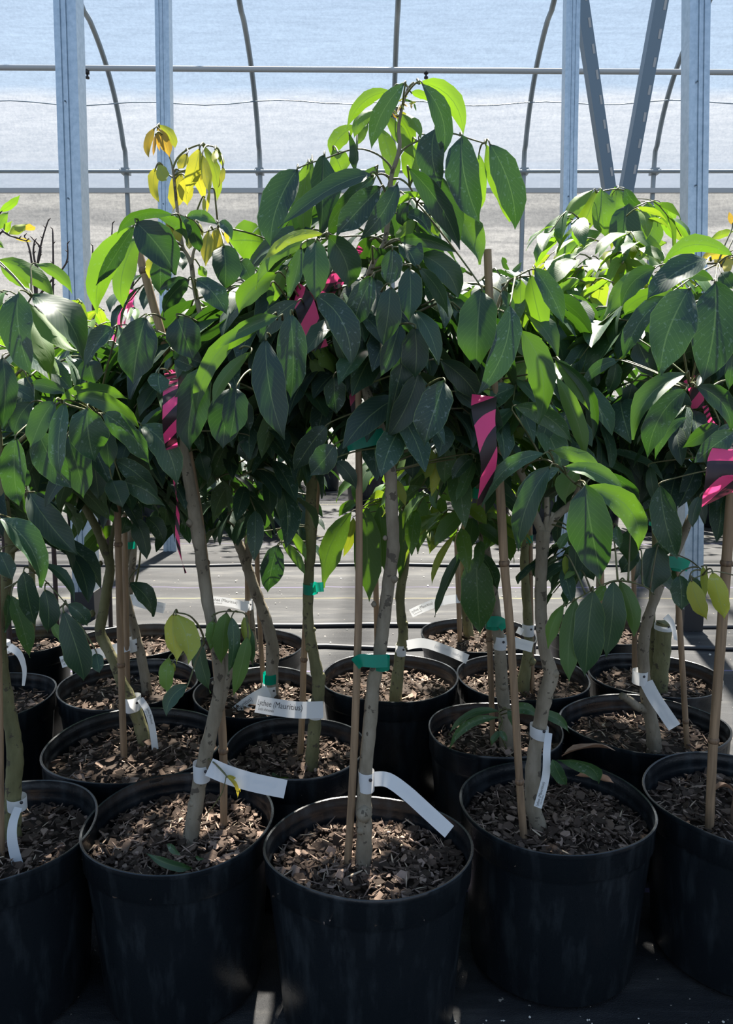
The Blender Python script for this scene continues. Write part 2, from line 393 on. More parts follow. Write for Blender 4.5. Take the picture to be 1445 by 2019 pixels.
def post(pxt,pyt,pxb,pyb,wpx,label,rail=1.0,black=True):
    B=ATZ(pxb,pyb,0); Y=B.y; T=P(pxt,pyt,Y)
    d=(T-B); top=B+d*(3.9/d.z); w_=wpx*S(Y)/2*1.0
    r=root('steel_post',B,label,'post')
    m=MB(); n=16; prof=[]                        # channelled square tube
    sec=[(-1,-1),(-.45,-1),(-.40,-.86),(-.12,-.86),(-.07,-1),(.07,-1),(.12,-.86),(.40,-.86),(.45,-1),(1,-1),(1,1),(-1,1)]
    for q in (B,top):
        for a,b in sec: prof.append((q.x+a*w_,q.y+b*w_,q.z))
    k=len(sec); fs=[(i,(i+1)%k,k+(i+1)%k,k+i) for i in range(k)]; fs.append(tuple(reversed(range(k)))); fs.append(tuple(range(k,2*k)))
    m.add(prof,fs); m.build('tube',M['galv'],r,smooth=False)
    if black:
        m=MB(); q=B+d*(.13/d.z)
        ss=[(B.x-w_*1.12,B.y-w_*1.12,0.002),(q.x+w_*1.12,q.y+w_*1.12,q.z)]
        m.box(ss[0],ss[1]); m.build('foot_wrap',M['blackrubber'],r,smooth=False)
    for i,zz in enumerate((1.35,1.9,2.3)):
        q=B+d*(zz/d.z); m=MB(); m.tube([(q.x-w_*.2,q.y-w_,q.z),(q.x-w_*.2,q.y-w_-.004,q.z)],.004,6); m.build('rivet',M['strut'],r)
    return r
post(135,0,172,1215,40,'wide galvanised post on the left edge, nearest to the wall of trees')
post(322,0,338,1085,25,'narrow galvanised post behind the yellow young leaves',black=False)
post(1127,0,1108,1095,25,'narrow galvanised post left of the two slanted braces',black=False)
post(1372,0,1359,1240,37,'wide galvanised post on the right side of the frame')
def brace(a,b,Y0,Y1,wpx,label):
    A=P(a[0],a[1],Y0); B=P(b[0],b[1],Y1); d=(A-B).normalized(); A=A+d*.9; w_=wpx*S((Y0+Y1)/2)/2
    B=B-d*.3
    side=d.cross(Vector((0,1,0))).normalized(); up=side.cross(d)
    m=MB(); sec=[(-1,-1),(1,-1),(1,1),(.5,1),(.5,-.4),(-.5,-.4),(-.5,1),(-1,1)]; pr=[]
    for q in (B,A):
        for x,y in sec: pr.append(q+side*x*w_+up*y*w_)
    k=8; fs=[(i,(i+1)%k,k+(i+1)%k,k+i) for i in range(k)]+[tuple(reversed(range(k))),tuple(range(k,2*k))]
    m.add(pr,fs); o=m.build('diagonal_brace',M['strut'],smooth=False)
    recenter(o); tag(o,label,'brace')
    L=(A-B).length; n=int(L/.16)
    for i in range(n):
        q=B+d*(i+.5)*L/n-up*w_*1.0; h=MB()
        h.add([q+side*(-.75*w_)+d*.03-up*.002,q+side*(-.35*w_)+d*.03-up*.002,q+side*(-.35*w_)-d*.03-up*.002,q+side*(-.75*w_)-d*.03-up*.002],[(0,1,2,3)])
        h.build('slot',M['pvc'],o,smooth=False)
brace((1145,0),(1200,370),5.6,5.9,21,'slanted dark steel brace leaning right from the narrow right post')
brace((1302,0),(1235,370),5.6,5.9,23,'slotted dark steel brace leaning towards the wide right post')

# ------------------------------------------------------------------ leaves
WP=[(0,.04),(.06,.34),(.15,.68),(.27,.91),(.41,1.0),(.55,.99),(.68,.87),(.78,.66),(.86,.41),(.92,.20),(.965,.08),(1,.012)]
WPL=[(0,.06),(.18,.78),(.42,1.0),(.70,.84),(.89,.34),(1,.02)]
WPM=[(0,.06),(.12,.6),(.28,.93),(.50,1.0),(.70,.84),(.87,.42),(1,.02)]
def leaf(mb,p0,p1,side,width,bulge,age=0.0,top=True,fold=.22,wave=.05,lod=0,curl=0.0):
    """blade from p0 to p1; side = direction across the blade, bulge = offset of the blade's middle"""
    prof=(WP,WPM,WPL)[lod]; cols=(-1,-.5,0,.5,1) if lod<2 else (-1,0,1)
    d=p1-p0; L=d.length
    c=(p0+p1)*.5+bulge*2.0
    ph=random.random()*6.3; ph2=random.random()*6.3; rnd=random.random()
    vs_=[];uvs=[]
    for t,wd in prof:
        q=p0*(1-t)**2+c*2*t*(1-t)+p1*t*t
        tg=((c-p0)*(1-t)+(p1-c)*t)
        if tg.length<1e-6: tg=d
        tg=tg.normalized()
        s=(side-tg*side.dot(tg)).normalized()
        if curl: s=(Matrix.Rotation(curl*t,3,tg)@s)
        n=s.cross(tg)
        for u in cols:
            off=abs(u)*fold*width*.5*wd + wave*width*math.sin(ph+t*11+u*1.2)*abs(u)+ wave*.6*width*math.sin(ph2+t*5)
            e=1+ .06*math.sin(ph+t*17+u*3)*(abs(u)>.9)
            vs_.append(q+s*(u*wd*width*.5*e)+n*off)
            uvs.append(((u+1)/2,t))
    nc=len(cols); fs=[]
    for i in range(len(prof)-1):
        for k in range(nc-1):
            a,b,c_,e=i*nc+k,i*nc+k+1,(i+1)*nc+k+1,(i+1)*nc+k
            fs.append((a,b,c_,e))
    mb.add(vs_,fs,age=age,rnd=rnd,uvs=uvs)

class Tree:
    """collects one tree: its branches in picture coordinates at its own distance, its leaves"""
    def __init__(s,Y): s.Y=Y; s.fol=MB(); s.wood=MB(); s.twig=MB(); s.lines=[]; s.young=MB()
    def stem(s,pts,n=12,dY=0,noise=.06,twig=False):
        W=[P(x,y,s.Y+dY+(q[0] if q else 0)) for x,y,r,*q in pts]; R=[r*S(s.Y+dY) for x,y,r,*q in pts]
        L,Rr=smoothline(W,R,5)
        Rr=[r*(1+random.uniform(-.05,.05)) for r in Rr]
        (s.twig if twig else s.wood).tube(L,Rr,n if not twig else 6,noise=noise,rnd=random.random()); s.lines.append(L); return L
    def node(s,x,y,r,dY=-.0):
        p=P(x,y,s.Y)+Vector((0,-.6*r*S(s.Y),0)); k=r*S(s.Y)
        s.wood.tube([p+Vector((0,0,-k)),p+Vector((0,-k*.3,-k*.5)),p+Vector((0,-k*.4,0)),p+Vector((0,-k*.3,k*.5)),p+Vector((0,0,k))],[k*.3,k*.8,k,k*.8,k*.3],8)
    def attach(s,p0,reach=.16):
        best=None
        for L in s.lines:
            for q in L:
                dd=(q-p0).length
                if best is None or dd<best[0]: best=(dd,q)
        return best
    def L(s,bx,by,tx,ty,w,bend=0,age=0.1,dz=-.05,top=None,roll=None,dt=None,sx=0,sy=0,pet=True,young=False):
        """hand-placed leaf. bend: offset of its middle, in px"""
        if top is None: top = age<.45
        Y0=s.Y+dz; dt=random.uniform(-.025,.02) if dt is None else dt
        p0=P(bx,by,Y0); p1=P(tx,ty,Y0+dt)
        V=(CAMP-p0).normalized(); d=(p1-p0).normalized(); side=d.cross(V).normalized()
        if roll is None: roll=random.uniform(-.4,.4)
        sd=Matrix.Rotation(roll,3,d)@side
        k=S(Y0)
        mx,my=bend if isinstance(bend,tuple) else (bend,0)
        bl=Vector((mx*k,0,-my*k))+V*(.07*(p1-p0).length)
        leaf(s.young if young else s.fol,p0,p1,sd if top else -sd,1.04*w*k/max(.85,math.cos(roll)),bl,age,top,fold=random.uniform(.12,.5),wave=.07,curl=random.uniform(-.8,.8))
        if pet:
            b=s.attach(p0)
            if b and .004<b[0]:
                e=b[1] if b[0]<.16 else p0+(b[1]-p0).normalized()*.05
                d0=(p0-p1).normalized()
                d0=(d0+(e-p0).normalized()*1.2+Vector((0,0,.25))).normalized(); mid=p0+d0*min(.007,b[0]*.3)
                L_,R_=smoothline([p0-d0*.003,mid,(mid+e)*.5+Vector((0,0,.003)),e],[.0011,.0012,.0014,.0018],3)
                s.twig.tube(L_,R_,5,age=age)
    def cluster(s,px,py,Y,size,n,age,jit=.15,lod=1,dirx=None,down=.8,rw=.37,topbias=.6):
        """compound leaf: leaflets hanging in pairs from a short arching rachis"""
        o=P(px,py,Y); a=random.uniform(0,2*PI) if dirx is None else dirx
        h=Vector((math.cos(a),math.sin(a),0)); R=size*random.uniform(.9,1.4)
        e=o+h*R*.75+Vector((0,0,-R*.25)); m_=o+h*R*.4+Vector((0,0,R*.12))
        Lr,Rr=smoothline([o,m_,e],[.002,.0016,.001],3); s.twig.tube(Lr,Rr,5)
        sd=h.cross(Vector((0,0,1)))
        ag=age+random.uniform(-jit,jit)
        for i in range(n):
            t=(i+.8)/n; q=o*(1-t)**2+m_*2*t*(1-t)+e*t*t if False else (Lr[min(len(Lr)-1,int(t*(len(Lr)-1)+.5))])
            sg=1 if i%2 else -1
            dr=(h*random.uniform(.2,.8)+sd*sg*random.uniform(.15,.75)+Vector((0,0,-random.uniform(.35,1.0)*down-.1))).normalized()
            l=size*random.uniform(.75,1.15); p1=q+dr*l
            out=(h+sd*sg*.4+Vector((0,0,.8))).normalized()
            side=dr.cross(out).normalized()
            side=Matrix.Rotation(random.uniform(-.6,.6),3,dr)@side
            leaf(s.fol,q,p1,side,l*rw*random.uniform(.85,1.15),out*l*.10,max(0,ag+random.uniform(-.08,.08)),True,fold=random.uniform(.1,.35),wave=.04,lod=lod)
    def fill(s,cx,cy,rx,ry,y0,y1,n,age=.15,size=.115,k=5,lod=1,jit=.12,xpos=None):
        for _ in range(n):
            while True:
                a,b=random.uniform(-1,1),random.uniform(-1,1)
                if a*a+b*b<1: break
            px,py=cx+a*rx,cy+b*ry
            if 596<px<712 and 800<py<1120: continue
            dirx=math.atan2(random.uniform(-1,1),a*1.4+random.uniform(-.6,.6))
            s.cluster(px,py,random.uniform(y0,y1),size*random.uniform(.8,1.15),random.randint(k-2,k+1),age,jit,lod,dirx)

# ------------------------------------------------------------------ pots
POT={'A':(-.622,1.182,.163,.166),'B':(-.321,1.214,.159,.166),'C':(.003,1.140,.168,.147),'D':(.338,1.266,.173,.162),'E':(.684,1.285,.172,.176),
'F':(-.487,1.512,.183,.186),'G':(-.148,1.493,.145,.149),'H':(.283,1.580,.147,.148),'J':(.620,1.612,.184,.160),
'K':(-.935,1.763,.165,.172),'L':(-.607,1.857,.175,.178),'M':(-.268,1.802,.162,.168),'N':(.060,1.904,.178,.184),'O':(.410,1.908,.173,.178),'Q':(.757,1.918,.167,.172),
'R':(-1.046,2.206,.150,.154),'S':(-.710,2.203,.180,.176),'T':(-.351,2.165,.166,.172),'U':(.348,2.275,.180,.184),'V':(.746,2.337,.166,.171)}
RIM=.30; SOIL=.252
def pot_mesh(rx,ry,h,mb,cx,cy,n=72,wob=.01):
    ph=random.random()*6; r0=.86
    prof=[(0,.004),(.80,.004),(.84,.012),(.90,h*.5),(.952,h-.058),(.958,h-.052),(.982,h-.048),(.985,h-.012),(.992,h-.010),(1.0,h-.006),(1.0,h-.001),(.992,h),(.975,h-.001),(.972,h-.008),
          (.962,h-.012),(.958,h-.022),(.966,h-.026),(.950,h-.032),(.947,h-.042),(.953,h-.046),(.935,h-.052),(.925,h-.07),(.90,h-.10),(0,h-.10)]
    vs_=[];fs=[]
    for r,z in prof:
        for k in range(n):
            a=2*PI*k/n; w_=1+wob*(z/h)*math.sin(2*a+ph)+wob*.4*math.sin(5*a+ph*2)*(z/h)
            rib=1+(.0015 if .02<z<h-.06 and k%2 else 0)
            zz=z+(.0025*math.sin(3*a+ph)*(1 if z>h-.06 else 0))
            vs_.append((cx+rx*r*w_*rib*math.cos(a),cy+ry*r*w_*rib*math.sin(a),zz))
    for i in range(len(prof)-1):
        for k in range(n):
            k2=(k+1)%n; fs.append((i*n+k,i*n+k2,(i+1)*n+k2,(i+1)*n+k))
    mb.add(vs_,fs)
def mulch_mesh(rx,ry,mb,cx,cy,z,chips,sz=1.0):
    n=28; rings=9; vs_=[]; fs=[]
    for j in range(rings+1):
        for k in range(n):
            a=2*PI*k/n; r=j/rings*.945
            vs_.append((cx+rx*r*math.cos(a),cy+ry*r*math.sin(a),z-.006+.012*(1-r*r)+random.uniform(-.004,.004)))
    for j in range(rings):
        for k in range(n):
            k2=(k+1)%n; fs.append((j*n+k,(j+1)*n+k,(j+1)*n+k2,j*n+k2))
    mb.add(vs_,fs,age=0.05)
    for i in range(int(chips*2.3)):
        a=random.uniform(0,2*PI); r=math.sqrt(random.random())*.92
        x,y=cx+rx*r*math.cos(a),cy+ry*r*math.sin(a); zc=z+.002+.012*(1-r*r)+random.uniform(-.003,.008)
        if random.random()<.26: l,wd,th=random.uniform(.012,.034)*sz,random.uniform(.0012,.003)*sz,.0012; age=random.uniform(.55,1)
        else:
            big=random.random()<.22; l,wd,th=(random.uniform(.016,.030)*sz,random.uniform(.010,.018)*sz,random.uniform(.0015,.003)) if big else (random.uniform(.005,.015)*sz,random.uniform(.003,.009)*sz,random.uniform(.001,.0035)); age=random.choice((.05,.1,.25,.3,.4,.45,.55,.7,.85))
        R=Matrix.Rotation(random.uniform(0,6.3),3,'Z')@Matrix.Rotation(random.gauss(0,.45),3,'X')@Matrix.Rotation(random.gauss(0,.4),3,'Y')
        k=random.choice((4,5,6)); b=[];ang=sorted(random.uniform(0,2*PI) if 0 else (q+random.uniform(-.3,.3))*2*PI/k for q in range(k))
        for zz in (-th,th):
            for q in ang: b.append(Vector((math.cos(q)*l/2*random.uniform(.8,1.1)*1.1,math.sin(q)*wd/2*1.2,zz/2)))
        c=Vector((x,y,zc)); b=[c+R@v for v in b]
        f=[tuple(range(k,2*k)),tuple(reversed(range(k)))]+[(q,(q+1)%k,k+(q+1)%k,k+q) for q in range(k)]
        mb.add(b,f,age=age)
def make_pot(key,label,chips=400,group=None,h=RIM,pot=None,soil=SOIL,name='potted_lychee_tree',n=72,sz=1.0):
    cx,cy,rx,ry=pot or POT[key]
    r=root(name,(cx,cy,0),label,'potted tree',group)
    m=MB(); pot_mesh(rx,ry,h,m,cx,cy,n); m.build('pot',M['pot'],r,sharp=50)
    m=MB(); mulch_mesh(rx,ry,m,cx,cy,soil,chips,sz); o=tag(m.build('mulch',M['mulch'],r,smooth=False,attrs=True),kind='stuff')
    return r
def finish(t,r,bk='bark'):
    if t.wood.v: t.wood.build('trunk',M[bk],r)
    if t.twig.v: tag(t.twig.build('leaf_stalks',M['stalk'],r,attrs=True),kind='stuff')
    if t.fol.v: tag(t.fol.build('foliage',M['leaf'],r,attrs=True),kind='stuff')
    if t.young.v: tag(t.young.build('young_foliage',M['leaf'],r,attrs=True),'limp yellow young leaves at the shoot tips')
M['stalk']=simple('green_stalk',(.10,.13,.04),.5,.4,0,60,(.09,.065,.04))

def mapper(t,ox,oy,sc):
    "leaf sizes read off an enlarged piece of the photograph"
    def f(bx,by,tx,ty,w,bend=0,age=0.1,dz=-.05,**k):
        mx,my=bend if isinstance(bend,tuple) else (bend,0)
        t.L(ox+bx/sc,oy+by/sc,ox+tx/sc,oy+ty/sc,w/sc,(mx/sc,my/sc),age,dz,**k)
    return f
D_,G_,B_,Y_=.06,.38,.62,1.0     # mature, fresh, backlit with the glow put into a brighter colour, yellow

# ---- the tallest tree, front centre
def tree_C():
    r=make_pot('C','tallest potted lychee tree, in the front middle pot',620)
    Y=ATZ(718,1715,SOIL).y; t=Tree(Y)
    t.stem([(716,1722,21),(717,1690,17.5),(718,1640,16),(717,1600,17),(718,1560,15),(722,1500,14.5),(730,1420,14),(736,1350,14),(748,1290,13),(757,1220,13),(766,1150,13),(775,1080,12.5),(772,1000,12.5),(769,930,12),(755,870,11.5),(737,810,11),(716,762,9),(706,735,8)],14)
    t.stem([(706,745,7.5),(702,690,6),(708,640,5.5),(716,580,5),(735,520,5),(757,480,5),(765,430,5),(768,390,4.5),(772,345,4.2),(783,312,4),(788,285,3.6),(786,250,3),(792,215,2.8),(800,185,2.4),(805,171,2)],8)
    t.stem([(737,812,8),(722,770,7),(712,720,6),(690,650,5),(672,600,4),(668,560,3)],8)
    t.stem([(803,171,1.8),(797,164,1.6),(786,168,1.4)],6,twig=True); t.stem([(805,172,1.8),(815,164,1.6),(826,165,1.4)],6,twig=True)
    t.stem([(783,312,3),(795,295,2),(815,282,1.8),(850,268,1.5),(890,263,1.5),(930,275,1.4),(957,283,1.3)],6,twig=True)
    t.stem([(773,335,3),(765,322,2),(745,305,1.8),(715,294,1.6),(685,297,1.5),(640,313,1.4),(610,322,1.3),(587,332,1.3)],6,twig=True)
    t.stem([(768,355,3),(785,352,2),(800,360,1.8),(812,375,1.8),(822,400,1.5)],6,twig=True)
    t.stem([(768,350,3),(755,343,2),(740,345,1.8),(728,352,1.5)],6,twig=True)
    t.stem([(757,478,3),(740,468,2),(700,465,1.6),(650,470,1.5),(628,473,1.5)],6,twig=True)
    t.stem([(690,650,3),(665,630,2),(630,620,1.8),(615,610,1.6),(600,620,1.5),(575,640,1.5),(552,650,1.3)],6,twig=True)
    for x,y,k in ((718,1597,17),(712,1632,10),(777,1140,8),(737,1190,6),(759,1060,5),(745,870,5),(760,1250,5)): t.node(x,y,k)
    f=mapper(t,450,130,2.408)
    f(920,85,1010,445,80,(50,-10),D_,-.06); f(905,80,1115,335,75,(45,-45),B_,.02); f(985,300,1008,580,120,(-25,0),D_,-.03)
    f(835,85,680,395,78,(-28,-10),.2,-.07); f(770,122,562,300,55,(-20,-38),B_,.0); f(690,205,598,340,52,(-14,-14),B_,.03); f(868,125,962,175,34,(5,-8),B_,.04)
    f(745,232,885,440,55,(5,0),B_,.03); f(822,225,914,345,50,(18,-16),B_,.03); f(716,285,775,600,72,(25,0),B_,.05); f(600,285,487,430,72,(-20,-10),B_,.04); f(662,275,605,378,38,0,B_,.05)
    f(575,325,600,540,62,(22,0),.15,-.04,roll=.9); f(800,235,865,385,60,(20,0),B_,.04)
    f(1110,335,1198,745,145,(-28,0),D_,-.06,roll=.1); f(1240,368,1362,780,118,(34,0),D_,-.06,roll=-.2); f(1222,372,1340,738,85,(-12,0),B_,.02); f(1190,420,1165,728,55,(14,0),B_,.03)
    f(870,365,868,560,82,(6,0),B_,.05); f(905,350,930,512,88,0,B_,.06)
    f(328,487,205,870,140,(-32,-10),D_,-.07,roll=.1); f(455,420,432,810,132,(4,0),D_,-.03); f(378,470,365,860,95,(-14,0),B_,.03); f(395,445,350,850,110,(-10,0),.5,.05,top=False); f(500,400,545,520,88,0,B_,.04)
    f(680,510,235,770,86,(20,-44),.12,-.12,roll=.5); f(700,478,548,720,72,(0,-6),.4,-.02); f(725,575,510,808,112,(-6,0),D_,-.09); f(800,560,618,832,88,(22,0),D_,-.1); f(690,535,470,795,85,(-26,-8),.3,-.06)
    f(760,560,700,760,60,0,.5,.02,top=False)
    f(858,487,1100,872,92,(26,-14),D_,-.1); f(905,525,1098,830,120,(26,-20),.2,-.02); f(1080,700,1188,945,115,(16,-14),.42,.03,top=True); 
    f(858,650,830,762,52,(-20,0),D_,-.06); f(940,640,968,712,52,0,D_,-.05); f(838,705,962,800,55,(10,-20),D_,-.03); f(885,732,788,835,62,0,B_,.04); f(960,718,1000,812,42,0,B_,.04); f(790,660,925,610,30,(0,-12),.6,.0)
    f(810,828,1085,885,58,(0,-28),.25,-.13); f(870,832,1035,945,90,(14,-10),D_,-.05); f(820,838,898,960,92,(8,0),.1,-.12,roll=-.5)
    f(915,895,1093,1112,105,(32,-22),.28,-.12); f(905,958,1045,1192,68,(22,-8),.2,-.14); f(862,960,860,1216,110,(4,0),.18,-.15,roll=0.1); f(770,1050,735,1330,112,(4,0),.14,-.17,roll=0)
    f(690,1000,597,1245,112,(-20,10),.1,-.13); f(778,870,758,1050,96,(8,0),.1,-.14); f(700,870,735,900,60,0,D_,-.12)
    f(475,805,566,1056,120,(36,0),.22,-.13); f(415,830,412,1112,112,(2,0),.3,-.17,roll=.1); f(345,860,285,1110,70,(4,10),.32,-.15)
    f(450,800,150,945,50,(-14,-48),.75,-.14,top=False); f(430,832,130,1062,58,(-60,-40),.55,-.1); f(230,985,48,1175,92,(-30,-10),.4,-.08); f(270,962,190,1140,60,0,.5,-.05); f(205,1040,195,1135,32,0,.3,-.1)
    f(415,1088,585,1445,130,(42,-40),D_,-.14,roll=-.1); f(500,1255,572,1448,46,0,.3,-.1); f(330,1118,148,1312,92,(-24,-8),D_,-.08)
    f(240,1190,-60,1345,62,(0,-22),.4,-.16); f(375,1300,500,1448,60,(12,0),B_,.05)
    f(1200,1060,1180,1448,170,(-6,0),.22,-.02,roll=0); f(885,1160,1000,1420,78,(16,-10),.2,-.15)
    g=mapper(t,450,500,2.89)
    g(355,345,355,835,160,(14,0),.1,-.18,roll=0.1); g(215,485,322,1062,172,(-30,10),.06,-.2,roll=-.1); g(250,352,-10,565,80,(-10,-30),.42,-.16)
    g(975,400,868,702,110,(10,0),D_,-.1); g(1062,420,1066,718,155,(8,0),D_,-.12); g(1000,560,900,1052,135,(4,0),D_,-.09); g(1085,680,905,1052,135,(22,0),D_,-.1); g(1232,725,1117,1102,178,(-6,0),D_,-.13,roll=0); g(1062,880,1022,1100,80,0,D_,-.06)
    g(500,530,610,702,105,(26,-16),B_,.04); g(465,600,532,742,70,(10,-10),B_,.05); g(602,700,612,910,120,0,D_,-.05); g(770,500,840,780,110,0,D_,.0); g(690,520,720,720,90,0,D_,.02)
    g(608,1092,468,1262,128,(4,0),.08,-.08,roll=.5); g(560,980,368,1242,135,(-10,0),D_,-.02); g(612,1185,728,1342,78,(12,-14),.1,-.02); g(45,770,12,1052,138,(6,0),.06,-.14)
    g(1212,610,1445,865,120,(16,-22),D_,.0); g(1290,792,1425,902,70,(10,-8),.2,.02); g(760,150,860,200,90,0,D_,-.02); g(720,690,870,800,90,0,D_,.05)
    g(1150,1110,1120,1288,88,0,.7,.06,dt=.02,top=False); g(1205,1120,1158,1382,62,0,.85,.08,top=False); g(1245,1050,1230,1322,112,0,.42,.06); g(1110,1102,948,1190,46,(0,-10),.4,.05); g(1062,1130,1048,1290,88,0,D_,.05); g(1390,1160,1275,1290,80,(-4,-10),.2,.05)
    g(1400,1180,1300,1420,70,0,.4,.08); g(960,1290,1010,1440,50,0,.8,.1)
    t.fill(700,610,130,80,Y+.02,Y+.2,26,.12,.11); t.fill(790,760,110,90,Y+.02,Y+.22,26,.08,.11); t.fill(590,700,110,110,Y+.02,Y+.22,22,.1,.11); t.fill(720,470,90,70,Y+.03,Y+.16,10,.25,.1); t.fill(620,850,80,60,Y+.1,Y+.25,10,.1,.1)
    # the tuft of tiny leaves at the very top
    for i in range(16):
        x,y=random.choice(((790,205),(800,190),(815,200),(795,225),(770,215)))
        t.L(x+random.uniform(-6,6),y+random.uniform(-6,6),x+random.uniform(-22,22),y+random.uniform(0,24),3.5,0,random.choice((.3,.9,1.3)),random.uniform(-.01,.01),pet=False)
    finish(t,r)
tree_C()

# ---- tree with the yellow young leaves
def tree_B():
    r=make_pot('B','potted lychee tree with limp yellow young leaves at its top, front row',620)
    Y=ATZ(374,1668,SOIL).y; t=Tree(Y)
    t.stem([(372,1675,20),(376,1650,17),(384,1600,16),(394,1540,15),(407,1480,15),(424,1410,14),(434,1355,14),(432,1300,13),(420,1240,12),(408,1180,12,.005),(398,1110,12),(388,1040,13),(378,980,12),(368,920,11),(362,880,9),(368,800,7),(385,730,6),(394,690,6),(403,660,5.5),(398,630,5),(388,590,5),(381,550,4.6),(377,520,4.5),(368,500,4),(360,485,3.5),(353,440,3),(348,400,3),(344,360,2.8),(342,340,2.5),(340,328,2)],12)
    t.stem([(434,1400,8),(444,1350,10),(452,1320,10),(447,1295,7),(440,1288,3)],9)
    t.stem([(378,520,3.5),(380,505,3),(383,492,2.6),(392,480,2)],7)
    t.stem([(341,332,1.8),(337,318,1.5),(333,305,1.2),(325,270,1),(315,250,1),(309,246,1)],6,twig=True)
    t.stem([(341,331,2.2),(350,312,2),(366,297,1.8),(385,288,1.6),(395,286,1.5),(410,287,1.4),(424,291,1.3),(435,305,1)],6,twig=True)
    t.stem([(341,350,1.8),(336,347,1.5),(330,342,1.2),(315,325,1)],6,twig=True); t.stem([(353,440,2),(370,432,1.5),(385,440,1.4),(400,458,1.2),(430,448,1)],6,twig=True)
    t.stem([(385,1290,2,-.02),(402,1270,2,-.05),(395,1240,2,-.07),(375,1215,1.6,-.09),(350,1208,1.4,-.1)],6,twig=True)
    t.stem([(418,1215,2,-.02),(430,1208,1.8,-.03),(450,1205,1.6,-.04),(478,1208,1.5,-.05),(485,1214,1.5,-.05)],6,twig=True)
    for x,y,k in ((381,1580,8),(420,1418,5),(376,1030,8),(405,1275,7),(421,1345,4)): t.node(x,y,k)
    f=mapper(t,150,220,3.6125)
    yl=dict(top=False,young=True)
    for a in ((590,97,705,270,62,(24,-10),.85),(580,110,665,325,78,(10,0),1.25),(560,118,520,332,52,(-26,0),1.2),(572,150,595,285,22,0,1.3),(568,160,548,320,20,0,1.35),(590,372,645,497,82,(-8,0),.85),(568,400,590,652,72,(-24,0),.95),
      (880,262,795,585,110,(6,0),.92),(742,430,690,712,110,(-8,0),.98),(782,470,792,668,98,(-4,0),.95),(790,300,725,412,60,(0,0),1.0),(905,245,1000,645,68,(38,-10),.75),(900,310,950,582,64,0,.95),(882,290,890,492,72,0,1.05),(855,440,912,625,66,0,.95),(912,610,912,722,26,0,1),(950,555,930,725,20,0,.95),(990,265,985,372,42,0,1.0),(992,262,1045,402,34,(10,0),.8),(1045,390,1012,540,36,(10,0),.95),
      (945,845,925,1102,80,(-4,0),1.0),(1010,830,1000,1022,85,0,1.05),(1062,850,1082,942,34,0,1),(870,790,905,892,26,0,1),(700,820,740,932,52,0,1),(800,885,808,982,42,0,1.05),(640,770,690,880,40,0,1.0),(820,770,880,850,30,0,.95)):
        f(*a,-.02+random.uniform(-.03,.03),**yl)
    f(410,820,150,1440,165,(-88,-10),.55,-.1,top=False); f(412,822,140,1235,95,(-10,14),.1,-.14,roll=-.4); f(690,735,290,885,70,(-44,-70),.3,-.16)
    f(432,890,330,1400,150,(-46,0),.52,-.04,top=False); f(425,785,705,1165,235,(20,-14),.08,-.17,roll=.1); f(575,750,790,945,78,(50,-40),.35,-.12); f(715,745,800,900,90,(14,0),.15,-.1); f(790,765,882,1010,95,(10,-10),.15,-.1)
    f(790,752,1010,810,66,(0,-34),.35,-.1); f(1010,790,1108,915,62,(20,-20),.15,-.12); f(1350,935,1085,925,235,(0,-12),.5,.06,top=False,roll=.1)
    f(1052,955,1062,1272,190,(6,0),D_,-.08); f(1165,1062,1250,1235,115,(10,-10),.2,-.02); f(800,1197,622,1462,120,(-34,-16),D_,-.12); f(858,1205,1072,1450,140,(18,-30),D_,-.14,roll=-.5); f(800,1200,580,1282,58,(0,-20),D_,-.06)
    f(722,1462,832,1765,225,(0,0),D_,-.13,roll=.2); f(600,1040,602,1312,130,0,.12,-.03); f(540,1030,520,1190,60,0,.9,-.02,top=False); f(720,1000,760,1130,90,0,.2,.05); f(880,1100,930,1180,60,0,.6,.05)
    f(690,1700,900,1800,150,0,D_,-.1); f(1040,1580,1000,1760,150,0,D_,.0); f(950,1490,880,1640,110,0,D_,.03); f(1190,1270,1130,1480,120,0,D_,.0); f(860,1430,830,1560,80,0,.6,.06)
    g=mapper(t,0,500,2.89)
    g(830,365,758,745,195,(-12,0),D_,-.16,roll=.1); g(1170,640,1080,1122,185,(-36,0),D_,-.18,roll=.1); g(1440,400,1118,930,96,(-70,-50),.42,-.2); g(1430,560,1212,868,68,(-40,-10),.45,-.22); g(1312,770,1270,1112,185,(-6,0),D_,-.17,roll=0)
    g(905,675,915,802,108,(-6,0),.2,-.17); g(1000,600,1110,650,80,0,.12,-.1); g(870,900,900,1010,50,0,.95,.05,top=False); g(1130,1010,1150,1130,60,0,.3,.05); g(1385,820,1420,1010,80,0,D_,-.05); g(850,870,830,1000,80,0,D_,-.02)
    g(1080,700,1140,920,90,0,D_,.0); g(1420,1050,1400,1190,110,0,D_,.02); g(1140,1130,1180,1300,90,0,.25,.06)
    h=mapper(t,0,950,2.89)
    h(990,752,1012,1035,118,(-16,0),.95,-.11,top=False,roll=.1); h(1002,752,1076,1042,130,(26,-6),.85,-.12,top=False,roll=-.1); h(965,1000,955,1212,78,(-14,0),.62,-.08); h(985,1030,990,1090,26,0,.8,-.08)
    h(1068,1160,948,1335,82,(-30,-20),.2,-.12,dt=-.03); h(1290,745,1262,1040,105,(-6,0),.48,-.05,top=False); h(1320,770,1300,1100,78,(20,0),.3,-.06); h(1390,770,1402,960,55,0,.8,-.05,top=False); h(1412,880,1330,1222,84,(4,0),.5,-.07,top=False); h(1130,900,1200,1205,95,(-14,0),.32,-.05); h(1215,790,1200,960,70,0,.5,-.03)
    h(1420,830,1440,1050,60,0,.35,-.05)
    t.L(446,1530,474,1562,9,(4,-8),1.05,-.04,top=False); t.L(446,1530,468,1575,8,(8,-4),1.1,-.05,top=False)
